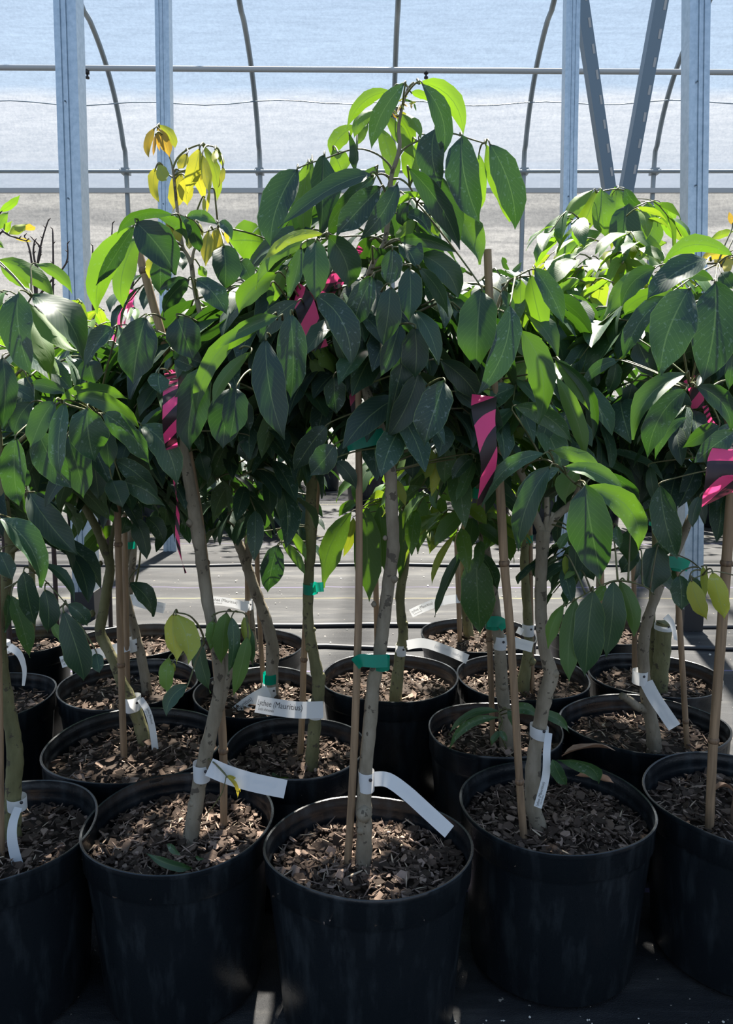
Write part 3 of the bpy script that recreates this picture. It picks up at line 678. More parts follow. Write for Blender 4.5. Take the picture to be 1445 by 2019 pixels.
    t.stem([(402,1612,1.2,-.01),(420,1590,1.2,-.03),(438,1562,1.2,-.04),(446,1530,1,-.05)],6,twig=True)
    t.L(330,1665,355,1686,14,0,.25,-.1,dt=-.02,pet=False); t.L(380,1712,288,1682,18,(0,8),.3,-.11,pet=False); t.L(385,1690,402,1693,8,0,.3,-.1,pet=False)
    t.fill(400,620,120,110,Y+.02,Y+.22,24,.14,.11); t.fill(330,780,110,90,Y+.02,Y+.22,20,.1,.11); t.fill(450,760,90,100,Y+.02,Y+.2,20,.08,.11); t.fill(440,930,60,60,Y+.08,Y+.25,8,.08,.1)
    finish(t,r,'bark')
tree_B()

def tree_A():
    r=make_pot('A','front-row potted lychee tree cut off by the left edge of the photo',420)
    Y=ATZ(25,1668,SOIL).y; t=Tree(Y)
    t.stem([(22,1675,20),(24,1640,18),(25,1600,17),(27,1540,16),(30,1500,17),(26,1450,15),(15,1390,14),(5,1330,13),(0,1270,12),(2,1210,11),(10,1150,10),(20,1080,10),(10,1000,9),(0,900,8),(-10,800,7),(-5,720,5)],12)
    t.stem([(20,1090,6),(45,1070,4,-.03),(60,1040,3,-.05),(80,1100,1.5,-.06)],7,noise=.05)
    t.stem([(-5,760,4),(30,740,3,-.04),(60,700,2,-.05),(50,620,2,-.05),(62,585,1.5,-.05)],7); t.stem([(5,900,5),(60,850,3,-.04),(110,797,2.2,-.08),(140,800,2,-.08),(190,815,1.6,-.08)],7)
    t.stem([(10,1160,2,-.02),(30,1150,1.6,-.05),(70,1130,1.4,-.06),(130,1190,1.2,-.06)],6,twig=True)
    g=mapper(t,0,500,2.89)
    g(108,225,190,690,195,(-42,0),.14,-.12,roll=.25); g(182,232,480,655,205,(52,-56),.22,-.1,roll=-.4); g(170,290,455,560,100,(0,30),.6,-.03,top=False); g(165,380,285,722,118,(26,-20),.55,.0,top=False); g(205,500,350,700,110,0,.5,.02,top=False)
    g(15,590,12,1000,120,(16,0),.06,-.13); g(205,60,415,235,62,(20,-30),.5,-.02); g(-10,35,312,262,95,(30,-36),.58,.0,top=False); g(5,70,172,202,80,(0,-10),.55,.02,top=False)
    g(650,425,478,645,105,(-4,-30),.1,-.14); g(500,600,538,745,125,(0,0),.1,-.12)
    g(345,832,728,830,84,(0,-52),.42,-.14); g(420,815,802,1000,94,(34,-44),.38,-.16); g(500,880,548,1188,200,(-20,0),.25,-.19,roll=.2); g(592,908,862,1232,140,(24,-34),.28,-.17); g(800,975,1012,1335,150,(44,-50),.28,-.15,roll=-.1)
    g(312,845,178,1112,125,(-16,-16),.25,-.16); g(368,850,355,1292,108,(-26,0),.28,-.2,roll=.3); g(215,1010,405,1335,165,(-8,14),.15,-.14,roll=.2); g(385,1045,478,1392,150,(10,0),.18,-.12); g(92,1050,116,1442,140,(-24,0),.28,-.18,roll=.15)
    g(178,850,82,1032,105,(-20,-10),.15,-.1); g(600,960,622,1232,100,0,.12,-.1); g(20,850,30,1010,70,0,D_,-.08); g(80,650,150,705,60,0,.7,.08,top=False); g(140,860,110,980,50,0,.8,.08,top=False)
    g(180,745,380,800,70,(0,-14),.15,-.05); g(60,750,200,830,70,0,.1,-.04); g(700,1300,945,1440,110,(10,-20),.18,-.05); g(660,1180,900,1400,110,(20,-20),.15,-.02); g(640,1290,700,1445,120,0,.15,-.06); g(540,1180,560,1400,120,0,.12,-.03)
    h=mapper(t,0,950,2.89)
    h(0,205,228,602,150,(56,-46),.22,-.17,roll=-.2); h(165,60,442,412,150,(-10,20),.08,-.05,roll=.2); h(150,30,120,-100,60,0,D_,-.05); h(190,60,380,260,80,0,D_,-.04)
    h(135,510,205,822,108,(-10,0),.08,-.1); h(240,465,425,682,62,(34,-26),.2,-.06); h(255,615,268,856,108,(16,0),.08,-.12); h(362,738,478,1138,145,(20,20),.1,-.14,roll=.15); h(385,700,500,822,84,(20,-6),.12,-.1); h(65,650,168,1002,98,(14,0),.4,-.06); h(548,975,568,1092,68,0,.12,-.08); h(292,800,352,920,56,0,.45,-.05); h(50,640,30,860,70,0,.3,-.03); h(0,400,70,560,90,0,.15,-.05)
    t.fill(40,760,150,110,Y+.02,Y+.2,22,.15,.11); t.fill(150,900,130,80,Y+.02,Y+.2,18,.1,.11); t.fill(20,1020,70,80,Y+.02,Y+.2,8,.1,.1)
    finish(t,r,'bark_green')
tree_A()

def tree_D():
    r=make_pot('D','front-row potted lychee tree with a forked trunk and browned leaf on its rim',600)
    Y=ATZ(1062,1642,SOIL).y; t=Tree(Y)
    t.stem([(1064,1648,20),(1060,1625,18),(1050,1580,16),(1052,1500,15),(1062,1440,14),(1075,1370,15),(1086,1330,15),(1073,1280,12),(1067,1220,12),(1066,1150,12),(1068,1100,12),(1070,1065,14),(1072,1045,13)],14)
    t.stem([(1070,1050,10),(1060,1030,9),(1050,1000,7),(1035,950,7),(1010,900,6.5),(998,870,6),(990,820,5),(988,760,4.5),(985,700,4),(975,640,3.5),(985,590,3),(1000,560,2.5)],9); t.stem([(1074,1052,9),(1095,1020,8),(1118,1000,7),(1135,980,6),(1140,940,4,-.02),(1120,925,3,-.05)],9); t.stem([(1076,1045,6),(1078,1010,5.5),(1078,980,5)],8); t.stem([(1080,1040,3),(1090,1010,4)],7)
    t.stem([(1030,930,3,-.02),(1045,912,2.4,-.06),(1075,906,2,-.1),(1105,925,2,-.12),(1130,950,2,-.13),(1148,962,1.6,-.13)],6,twig=True)
    t.stem([(985,610,2,-.02),(1000,560,2,-.03),(1020,545,1.8,-.04),(1045,532,1.6,-.04),(1055,532,1.4,-.05)],6,twig=True)
    t.stem([(1285,1170,1.6,-.02),(1278,1160,1.4,-.05),(1245,1148,1.4,-.08),(1210,1145,1.4,-.1),(1165,1165,1.3,-.1),(1112,1195,1.2,-.1)],6,twig=True)
    for x,y,k in ((1092,1325,9),(1070,1560,5),(1060,1240,6),(1062,1150,4)): t.node(x,y,k)
    f=mapper(t,945,500,2.89)
    f(175,288,-12,805,140,(56,0),.08,-.15,roll=-.1); f(232,145,268,442,96,(-12,0),.62,-.02,top=False); f(288,120,378,502,112,(-4,0),.58,-.04,top=False); f(315,88,478,402,96,(14,-10),.14,-.08,roll=-.4); f(238,440,332,972,145,(72,-26),.36,-.15,roll=-.1)
    f(430,602,632,905,84,(20,-12),.5,-.03,top=False); f(438,700,602,1172,88,(34,10),.52,-.08,top=False); f(440,610,640,1080,60,(90,-30),.3,-.04); f(290,610,150,815,104,(-12,-10),.6,.0,top=False); f(330,722,238,862,72,0,.62,.0,top=False); f(0,800,96,1102,92,(30,-20),.08,-.1)
    f(205,870,528,1082,104,(20,-44),.35,-.1,roll=.2); f(365,968,522,1132,110,0,D_,-.02); f(210,960,350,1000,90,(0,-24),.3,-.04); f(200,970,240,1060,70,0,.65,.02,top=False); f(370,1140,18,1448,88,(-40,-70),.28,-.16); f(455,1225,225,1448,100,(-40,-20),.2,-.17,pet=False)
    f(415,1122,702,1258,84,(20,-26),.48,-.14,top=False); f(490,1218,835,1402,96,(30,-44),.44,-.16); f(700,1250,908,1432,92,(24,-30),.12,-.12); f(420,870,440,1000,60,0,.8,.04,top=False); f(190,440,300,600,90,0,.4,.0); f(60,380,80,560,90,0,.1,-.05); f(130,210,200,330,50,0,.2,-.03)
    f(130,720,150,830,40,0,.6,.0); f(640,700,650,1060,70,0,.2,.04); f(420,730,490,860,40,0,.1,-.05)
    f(15,200,-20,650,170,(0,0),.2,-.02,roll=0); f(150,60,130,20,26,0,.2,0,pet=False); f(185,100,245,40,28,(0,14),.2,-.03,pet=False); f(170,90,130,15,24,(-8,10),.2,-.03,pet=False)
    g=mapper(t,945,950,2.89)
    g(605,22,692,552,235,(-8,0),.12,-.22,roll=0); g(605,30,905,392,135,(92,-60),.42,-.2,roll=-.2); g(405,-85,222,402,125,(-44,-20),.2,-.19,roll=.2); g(560,-80,500,130,130,(-20,0),.5,-.1,top=False); g(520,288,458,390,50,(-14,0),.4,-.08); g(545,320,535,546,84,(10,0),.15,-.08); g(490,420,488,532,36,0,.7,-.07,top=False); g(590,400,652,568,88,0,.15,-.06); g(560,505,480,560,32,(0,-12),.5,-.06)
    g(480,700,392,952,74,(-24,0),.55,-.08,top=False); g(548,668,512,1142,118,(-20,0),.36,-.1,top=False,roll=.2); g(650,620,602,1112,172,(-8,0),.3,-.12,roll=.1); g(762,568,720,1002,140,(14,0),.3,-.1,roll=-.1); g(800,565,880,885,92,(26,0),.42,-.08,top=False); g(720,590,640,700,60,0,.5,-.04); g(1020,372,985,640,175,(-20,0),.12,-.02); g(860,270,850,470,110,0,.3,-.06); g(905,390,800,520,90,0,.15,-.03); g(780,250,800,380,50,0,.35,-.08)
    t.L(1100,1500,1180,1545,28,(20,-14),.3,-.05,dt=.02,pet=False,roll=.9); t.L(1090,1498,1118,1548,26,(-4,0),.3,-.06,pet=False)
    t.fill(1010,640,90,90,Y+.03,Y+.22,16,.3,.11); t.fill(1040,800,110,80,Y+.03,Y+.22,22,.25,.11); t.fill(950,900,50,60,Y+.1,Y+.25,8,.3,.1); t.fill(930,620,50,80,Y+.04,Y+.2,12,.15,.11); t.fill(1190,1110,60,40,Y+.0,Y+.1,5,.2,.08)
    finish(t,r,'bark')
    # browned dead leaf caught on the rim
    for a,b,sd,wd,bu,lb in ((P(1108,1492,Y+.05),P(1213,1480,Y+.06),Vector((0,-1,.3)),.03,.012,'curled brown dead leaf lying across the back rim behind the forked trunk'),
        (P(1135,1530,Y-.02),P(1210,1545,Y-.02),Vector((0,-.6,.8)),.026,.004,'brown dead leaf hanging under the green one inside the pot with the forked trunk')):
        q=MB(); leaf(q,a,b,sd,wd,Vector((0,0,bu)),1.5,True,fold=.45)
        o=q.build('dead_leaf',M['deadleaf'],attrs=True); recenter(o); tag(o,lb,'leaf')
M['deadleaf']=simple('dead_leaf',(.22,.12,.075),.6,.4,0,60,(.36,.23,.15))
tree_D()

def tree_E():
    r=make_pot('E','potted lychee tree cut off by the right edge, last pot of the front row',450)
    Y=ATZ(1445,1640,SOIL).y; t=Tree(Y)
    t.stem([(1462,1650,18),(1458,1600,16),(1470,1500,15),(1490,1380,14),(1495,1250,13),(1480,1100,12),(1465,950,10),(1440,850,8),(1428,790,7)],10)
    t.stem([(1470,980,8),(1450,900,6),(1480,800,6),(1475,700,5),(1460,600,4),(1440,540,3),(1415,520,2)],8)
    t.stem([(1475,760,3,-.03),(1430,750,2,-.06),(1395,765,2,-.08),(1365,762,1.6,-.1),(1355,765,1.5,-.1)],6,twig=True)
    t.stem([(1450,1135,1.4,-.02),(1420,1128,1.2,-.06),(1400,1128,1.2,-.08),(1365,1142,1.1,-.08)],6,twig=True); t.stem([(1330,1092,1.6,.1),(1360,1105,1.4,.02),(1385,1125,1.2,-.04)],6,twig=True)
    f=mapper(t,945,500,2.89)
    f(1195,200,1022,692,235,(-30,0),.1,-.2,roll=.05); f(1345,170,1262,742,235,(30,0),.05,-.17,roll=0); f(1080,250,818,630,108,(-30,-60),.16,-.16,roll=.5); f(1005,82,812,300,100,(-40,-20),.12,-.1); f(1300,32,958,270,150,(-16,-40),.1,-.14,roll=.3); f(960,90,698,385,110,(-10,-36),.48,-.03,top=False); f(1110,210,830,350,90,(-60,-20),.4,-.08)
    f(1180,682,872,1062,118,(-60,-56),.34,-.18,roll=.15); f(1178,775,955,1175,140,(-40,-40),.08,-.16); f(1235,755,1432,1012,110,(44,-34),.1,-.16,roll=-.1); f(1180,935,1000,1178,56,(-30,-30),.25,-.15,pet=False); f(1362,980,1155,1110,88,(0,-10),.3,-.12); f(1448,1015,1225,1192,120,(-10,0),.08,-.15); f(1420,970,1330,1160,110,(20,0),.12,-.13)
    f(795,610,575,765,62,(-10,-36),.2,.0); f(775,618,728,800,76,(14,0),.2,.0); f(1380,110,1445,200,80,0,.2,-.05); f(1445,560,1420,780,60,0,.1,-.16); f(1260,690,1240,760,40,(10,0),.1,-.14)
    f(1010,250,1000,600,120,0,.3,.04); f(900,500,990,700,130,0,.08,.02); f(1120,750,1130,1000,130,0,.1,.04); f(1330,150,1100,120,60,(0,-20),.2,-.06); f(870,740,830,900,90,0,.1,.02)
    g=mapper(t,945,950,2.89)
    g(1030,20,1130,442,145,(-16,10),.22,-.02,roll=.1); g(1208,560,1298,792,92,(-12,0),.92,-.14,top=False,roll=0); g(1328,515,1392,790,105,(4,0),.88,-.14,top=False,roll=0); g(1140,532,1150,732,108,(6,0),.18,-.02); g(1275,480,1290,660,40,0,.8,-.08,top=False); g(1200,540,1280,680,80,0,.2,-.05); g(1260,80,1215,260,60,(-14,0),.12,-.05); g(970,-90,1000,120,60,0,.2,.05)
    h=mapper(t,1040,350,3.568)
    h(1440,545,930,700,110,(-60,-130),.45,-.06,top=False); h(1440,545,1200,590,70,(0,-30),1.1,.0,top=False,young=True); h(1430,520,1300,620,90,0,1.15,.02,top=False,young=True); h(1445,380,1280,440,50,(0,-10),.7,.04,young=True); h(1440,330,1415,240,30,0,1.25,.02,young=True); h(1445,560,1380,680,60,0,1.1,.0,young=True)
    t.fill(1400,720,110,110,Y+.03,Y+.22,24,.1,.12); t.fill(1300,640,90,80,Y+.03,Y+.2,12,.2,.12); t.fill(1400,920,60,60,Y+.05,Y+.22,8,.12,.1)
    finish(t,r,'bark_brown')
    q=MB(); a,b=P(1408,1560,Y+.02),P(1450,1565,Y); leaf(q,a,b,Vector((0,-.9,.3)),.022,Vector((0,0,.01)),1.4,True,fold=.5)
    o=q.build('dead_leaf',M['deadleaf'],attrs=True); recenter(o); tag(o,'tan dead leaf on the mulch of the pot at the right edge','leaf')
tree_E()

# ---- the rows behind: trunk read off the photograph, crown filled with hanging compound leaves
def back_tree(key,label,stems,fills,bk='bark',chips=260,extra=None,nodes=(),base=None):
    r=make_pot(key,label,chips,n=56)
    b=base or stems[0][0]; Y=ATZ(b[0],b[1],SOIL).y
    Y=min(max(Y,POT[key][1]-POT[key][3]*.8),POT[key][1]+POT[key][3]*.8)
    t=Tree(Y)
    for s_ in stems:
        L=list(s_)
        if s_ is stems[0]: L=[(L[0][0],L[0][1]+8,L[0][2]*1.15)]+L
        t.stem(L,10)
    for n_ in nodes: t.node(*n_)
    if extra: extra(t)
    for a in fills:
        cx,cy,rx,ry,n,age=a[:6]; sz=a[6] if len(a)>6 else .105
        t.fill(cx,cy,rx,ry,Y-.16,Y+.18,n,age,sz,5,lod=1)
    finish(t,r,bk); return t
def ex_F(t):
    g=mapper(t,0,950,2.89)
    t.stem([(266,1160,2,0),(275,1110,2,-.02),(278,1065,1.6,-.03)],6,twig=True)
    g(740,572,876,770,104,(26,-12),.1,-.08); g(762,215,842,440,105,(14,-16),.12,-.08); g(830,200,930,352,86,(16,-16),.1,-.05); g(645,250,468,472,88,(-24,-14),.4,.02); g(590,250,500,420,80,(-20,-10),.6,.05,top=False); g(720,200,690,300,80,0,.15,-.03)
    h=mapper(t,0,820,3.6125)
    h(850,490,870,700,140,(-20,0),.2,-.08); h(880,480,1220,700,110,(30,-50),.12,-.06); h(940,560,1130,690,90,(10,-20),.15,-.1); h(690,330,760,600,140,(10,0),.1,-.02); h(880,560,960,700,80,0,.12,-.05); h(1000,740,940,740,40,0,.1,-.02)
back_tree('F','potted lychee tree with a trunk bent to the left, second row behind the first gap',
  [[(288,1474,15),(275,1425,14),(258,1380,12.5),(240,1345,11),(225,1305,11),(210,1275,11),(197,1245,11),(203,1210,10.5),(211,1160,10),(217,1115,9.5),(205,1080,9),(194,1050,8.5),(180,1022,8),(163,995,7),(140,968,6.5),(120,940,5),(110,880,4)],
   [(217,1115,7),(222,1050,4),(245,960,4),(250,880,3)]],
  [(230,760,120,140,26,.15),(250,910,90,80,14,.1)],'bark_green',300,ex_F,[(184,1208,7),(200,1110,5),(194,1050,5)])
def ex_G(t):
    g=mapper(t,450,950,2.89)
    g(283,360,222,626,128,(-6,0),.06,-.05,roll=.1); g(305,262,446,455,46,(20,-14),.6,-.02,top=False,roll=.5); g(305,352,438,532,50,(14,-10),.5,-.02,top=False,roll=.4); g(180,60,205,120,60,0,.1,0); g(190,270,260,150,50,0,.3,0)
    t.stem([(607,1100,1.6),(580,1080,1.4,-.02),(553,1065,1.3,-.03),(546,1050,1,-.03)],6,twig=True); t.stem([(553,1065,1.2,-.03),(545,1090,1,-.04)],6,twig=True)
back_tree('G','lychee tree in the small second-row pot, stem wrapped with a printed tag',
  [[(613,1522,14),(617,1470,13),(622,1410,13),(628,1355,13),(622,1310,12),(612,1260,11),(607,1210,10.5),(609,1130,10),(613,1070,11),(613,990,11),(616,930,10),(614,850,8),(620,760,6),(610,680,4)],[(632,1360,7),(635,1335,7),(634,1328,5)]],
  [(560,820,80,90,14,.12),(600,720,70,80,6,.12)],'bark_green',260,ex_G,[(607,1038,7),(608,1278,6),(620,1240,4)])
def ex_H(t):
    t.stem([(1000,1480,1.6,-.02),(985,1440,1.8,-.03),(990,1420,1.6,-.03),(983,1405,1.4,-.03)],6,twig=True)
    for a in ((985,1402,885,1450,16,(-8,-18)),(982,1415,886,1478,17,(-14,-18)),(1010,1400,1060,1412,22,(0,-10)),(1000,1400,1020,1440,18,(4,0)),(990,1440,970,1470,12,(-6,0)),(1035,1405,1122,1445,20,(12,-12)),(985,1440,1000,1462,12,0)):
        t.L(*a,.36,-.08,dt=-.01)
    g=mapper(t,450,950,2.89)
    g(1415,420,1438,872,185,(-6,0),.36,-.05,roll=.1); g(1338,385,1178,772,66,(-20,20),.2,-.05,roll=.4); g(1290,300,1160,590,40,(-26,0),.8,-.02,top=False)
    h=mapper(t,945,950,2.89)
    h(0,410,105,620,88,(14,-10),.18,-.02); h(55,130,120,330,60,0,.55,.0); h(0,200,60,300,50,0,.6,0)
back_tree('H','potted lychee tree with a low green sprout at its foot, second row',
  [[(1000,1484,16),(997,1420,14),(990,1360,13),(986,1290,12),(981,1240,11),(972,1170,10.5),(962,1110,10),(953,1060,9.5),(948,990,9),(945,930,8),(950,860,6)]],
  [(930,880,60,90,14,.45),(920,1010,60,60,8,.55,.09),(960,780,60,90,10,.2)],'bark',260,ex_H,[(972,1195,5),(990,1350,9)])
def ex_J(t):
    t.stem([(1272,1400,9),(1255,1392,9,-.01),(1240,1380,8,-.02),(1226,1372,7.5,-.03)],9)
    g=mapper(t,945,950,2.89)
    g(1045,430,1120,580,60,0,.2,0); g(1060,330,1000,450,90,0,.15,0)
back_tree('J','second-row potted lychee tree, trunk leaning right with a cut side stub',
  [[(1290,1487,16),(1287,1440,14.5),(1277,1390,13),(1270,1330,11.5),(1269,1270,11),(1275,1230,11),(1287,1190,10),(1305,1145,9.5),(1325,1105,9),(1343,1065,8.5),(1362,1020,8),(1378,995,6.5),(1392,950,6),(1400,880,5),(1395,780,4)]],
  [(1330,860,90,90,16,.12),(1250,900,70,90,12,.12),(1290,760,90,90,12,.12)],'bark',260,ex_J,[(1268,1320,5),(1290,1455,4)])
back_tree('K','potted lychee tree at the left edge, third row, behind the cut-off front pot',
  [[(-20,1380,12),(-10,1300,10),(10,1200,8),(20,1100,7),(10,1000,6),(20,900,5)]],[(40,800,110,120,18,.2),(20,640,90,70,8,.35)],'bark_green',160)
back_tree('L','potted lychee tree with a straight grey stem, third row behind the bent trunk',
  [[(290,1370,11),(285,1330,10),(275,1280,9.5),(265,1240,9),(252,1190,8.5),(244,1150,8),(248,1100,7),(258,1060,7),(265,1000,6),(262,920,5),(270,800,4),(265,690,3)]],
  [(230,740,90,120,20,.35),(200,860,90,70,12,.2),(190,640,60,50,8,.65)],'bark',200,None)
back_tree('M','potted lychee tree whose stem wears a low green tape band, third row',
  [[(537,1385,14),(536,1330,13),(537,1275,13),(528,1235,12),(515,1195,11),(500,1155,11),(488,1120,10.5),(478,1090,10),(465,1060,9),(452,1025,8),(450,980,6),(455,880,5)],[(486,1112,9),(492,1080,8),(494,1045,7),(490,1000,5),(500,900,4)]],
  [(470,935,80,90,24,.1),(455,985,60,30,8,.12,.09),(540,1000,50,50,7,.1,.09),(460,780,90,70,8,.15)],'bark',200,None,[(500,1165,4),(520,1215,5)])
def ex_N(t):
    g=mapper(t,450,950,2.89)
    g(700,175,550,602,140,(-60,10),.5,-.1,top=False,roll=.2); g(715,205,655,432,56,(12,0),.8,-.06,top=False,roll=-.3); g(790,150,805,682,155,(-6,0),.36,-.08,top=False,roll=.1); g(862,140,892,522,110,(0,0),.36,-.04,top=False,roll=.2)
    g(1075,48,1078,412,135,(0,0),.36,-.06,top=False,roll=.1); g(1165,130,1146,412,84,(14,0),.72,-.02,top=False,roll=.3); g(985,160,975,560,70,(10,0),.4,-.04); g(900,30,895,222,46,0,.45,-.05); g(1225,80,1185,350,90,0,.4,.0)
    g(740,120,630,200,50,(-10,-20),.4,-.05); g(1180,-40,1280,120,90,0,.5,0); g(800,130,900,60,50,(0,-16),.7,-.03,top=False)
    t.stem([(803,1000,2),(780,985,1.8,-.04),(740,985,1.5,-.06),(700,1010,1.4,-.08)],6,twig=True); t.stem([(803,1000,2),(820,965,1.8,-.03),(860,965,1.5,-.05),(880,975,1.2,-.05)],6,twig=True)
back_tree('N','potted lychee tree with bright backlit hanging leaves, right behind the tallest one',
  [[(778,1392,14),(783,1340,12.5),(789,1290,11),(795,1250,10),(791,1215,9.5),(789,1170,9),(797,1120,9),(802,1060,8),(800,1000,7.5),(790,940,7),(770,880,6),(760,800,5)]],
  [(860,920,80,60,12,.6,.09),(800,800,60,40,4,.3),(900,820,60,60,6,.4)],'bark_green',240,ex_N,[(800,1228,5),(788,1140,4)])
back_tree('O','third-row potted lychee tree, knobbly stem with a white collar, behind the forked trunk',
  [[(1028,1372,15),(1036,1320,12),(1042,1270,10),(1040,1210,9.5),(1036,1150,9),(1034,1100,9),(1036,1050,8),(1030,960,7),(1035,860,5)]],
  [(1040,760,90,110,22,.45),(1080,640,90,90,14,.5)],'bark_green',220,None,[(1048,1302,8)])
back_tree('Q','potted lychee tree with a stump cut flat at knee height, third row on the right',
  [[(1298,1372,19),(1301,1330,17),(1306,1280,16.5),(1309,1232,16),(1309,1228,15)],[(1290,1350,8,.04),(1285,1200,7,.04),(1292,1080,7,.04),(1288,1000,6,.04),(1280,900,5,.04),(1270,760,4,.04)]],
  [(1240,690,120,90,26,.45),(1220,560,110,60,16,.6),(1260,830,90,80,14,.15),(1215,450,75,45,9,.55)],'bark_green',220)
back_tree('R','potted plant at the far left, fourth row',
  [[(60,1272,8),(65,1180,6),(60,1050,5),(70,950,4)]],[(60,900,90,80,16,.2,.09),(30,700,90,80,12,.5,.09)],'bark_green',140)
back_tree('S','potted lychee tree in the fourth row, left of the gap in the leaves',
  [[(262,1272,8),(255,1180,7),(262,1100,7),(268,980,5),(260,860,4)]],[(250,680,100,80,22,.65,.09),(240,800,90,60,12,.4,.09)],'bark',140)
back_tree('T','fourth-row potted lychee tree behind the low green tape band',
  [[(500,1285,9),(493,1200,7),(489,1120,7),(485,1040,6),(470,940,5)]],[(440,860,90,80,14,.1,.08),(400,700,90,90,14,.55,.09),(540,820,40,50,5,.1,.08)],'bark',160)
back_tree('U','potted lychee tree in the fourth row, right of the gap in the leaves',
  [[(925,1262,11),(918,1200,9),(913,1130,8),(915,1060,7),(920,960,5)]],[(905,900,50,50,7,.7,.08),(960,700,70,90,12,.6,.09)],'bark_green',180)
back_tree('V','potted lychee tree with the highest sunlit tuft on the right, fourth row',
  [[(1185,1250,10),(1183,1150,8),(1185,1050,7),(1190,900,6),(1200,700,5),(1225,560,4),(1235,450,3),(1240,400,2)]],
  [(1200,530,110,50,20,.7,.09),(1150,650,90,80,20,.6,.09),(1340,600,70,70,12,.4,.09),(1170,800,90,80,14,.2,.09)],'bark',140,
  lambda t:[t.stem([(1240,400,2),(1235,378,1.6),(1210,373,1.4),(1175,380,1.2)],6,twig=True)]+[mapper(t,722,0,2.0)(*a) for a in (
   (895,748,776,935,58,(-24,-24),.62,-.02),(905,750,818,952,62,(10,0),.66,.0),(928,748,942,945,88,(-6,0),.45,-.06),(985,740,978,860,66,0,.5,.03),(965,780,965,985,50,(10,0),.75,.04),(1035,808,1012,1012,104,(-6,0),.2,-.1),(1105,800,1128,1000,84,(4,0),.4,-.06),(1020,745,1082,805,50,(0,14),.1,-.08),(1180,870,1250,962,46,(10,-10),.7,-.02),(1158,798,1212,882,44,(12,0),.6,.1),(1085,860,1045,1000,50,0,.75,.0),(1140,800,1135,850,30,0,.6,.1),
   (925,915,742,1062,64,(-10,-24),.5,-.04),(1040,1010,900,1090,60,(-10,-20),.6,-.05),(1180,960,1040,1060,60,(-30,-24),.62,-.04))])

# ------------------------------------------------------------------ plants and pots beyond the seedling rows
far=[(-60,6.0,.15),(60,6.1,.2),(175,6.0,.15),(300,6.3,.2),(430,6.2,.12),(553,6.0,.1),(720,7.5,.15),(830,7.9,.4),(960,6.1,.3),(1062,6.0,.2),(1180,6.2,.25),(1290,6.1,.2),(1405,6.3,.15),(1520,6.0,.2),(640,9.0,.3)]
farlab=['at the far left edge','left of the wide left post','directly behind the wide left post','between the two left posts','behind the thin fork of the low-taped tree','left of the bright gap, dark pot in full view','beside the centre stake in the bright gap','right of the tallest trunk','behind the bright hanging leaves','behind the forked trunk','right of the forked trunk','behind the leaning trunk','behind the wide right post','at the far right edge','deepest in the bright gap']
for (px,Y,age),lab in zip(far,farlab):
    x=(px-CX)/FPX*(Y*math.cos(PITCH))*1.0; x=P(px,1000,Y).x; s_=random.uniform(.95,1.1)
    r=make_pot('A','distant potted tree '+lab,40,'distant potted trees',h=.36,pot=(x,Y,.19*s_,.19*s_),soil=.31,n=32,sz=1.8)
    t=Tree(Y); k=1/S(Y)
    W=[Vector((x,Y,.31)),Vector((x+random.uniform(-.04,.04),Y,.7)),Vector((x+random.uniform(-.06,.06),Y,1.1))]; L_,R_=smoothline(W,[.02,.016,.01],4); t.wood.tube(L_,R_,7)
    for i in range(44 if px not in (640,720) else 22):
        a=random.uniform(0,6.28); rr=random.random()**.5*.36; z=random.uniform(.55,1.35) if px not in(640,720) else random.uniform(.9,1.4)
        zz=z; q=Vector((x+rr*math.cos(a),Y+rr*math.sin(a),zz))
        d=q-CAMP; u=d.x; dep=d.y*math.cos(PITCH)-d.z*math.sin(PITCH); v=d.z*math.cos(PITCH)+d.y*math.sin(PITCH)
        t.cluster(CX+FPX*u/dep,CY-FPX*v/dep,q.y,.13,4,age,lod=2,dirx=a)
    finish(t,r,'bark_brown')

# bare twiggy shrubs on the left
def shrub(px,py,Y,label,tw,leaves=()):
    m=MB(); base=ATZ(px,1290,.02); 
    b=P(px,py,Y); r=root('bare_shrub',(b.x,Y,0),label,'shrub')
    m.tube(smoothline([(b.x,Y,0),(b.x+.01,Y,b.z*.5),tuple(b)],None,4)[0],[.008]*9,6)
    for tws in tw:
        L_,R_=smoothline([P(x,y,Y) for x,y in tws],[.0042-.003*i/len(tws) for i in range(len(tws))],4); m.tube(L_,R_,6)
        for q in L_[2::2]:
            s_=random.choice((-1,1)); m.tube([q,q+Vector((s_*.008,0,.008))],[.0022,.0008],5)
    m.build('twigs',M['bark_dark'],r)
    if leaves:
        t=Tree(Y)
        for a in leaves: t.L(*a,pet=False)
        t.fol.build('foliage',M['leaf'],r,attrs=True)
M['bark_dark']=simple('dark_bark',(.045,.03,.028),.7,.3)
shrub(72,600,2.45,'leafless dark twiggy shrub left of the wide left post',[[(72,600),(74,520),(84,470),(95,435)],[(72,600),(60,500),(48,465)],[(74,540),(66,500),(68,475)],[(104,600),(105,520),(104,452)],[(72,590),(95,560),(130,520),(133,480)],[(74,520),(80,490),(64,470)]])
shrub(185,600,2.6,'leafless dark twiggy shrub right behind the wide left post',[[(185,600),(182,540),(183,485)],[(185,600),(210,560),(216,520),(222,440)],[(210,560),(240,520),(235,500)],[(240,600),(262,560),(270,500)]])
shrub(-30,600,2.2,'young shrub with pale yellow-green leaf tips at the left edge',[[(-30,600),(-20,520),(0,460),(20,465),(52,475)],[(-30,560),(-20,470),(0,420)]],
  [(0,416,40,384,13,(0,4),.6,0),(0,452,18,417,17,(-6,0),.6,0),(14,460,24,436,12,(-4,0),.65,0),(18,462,58,443,18,(0,-4),.75,0),(50,452,70,446,13,0,1.15,0),(30,470,62,476,6,0,1.1,0),(-10,470,10,490,10,0,.6,0)])

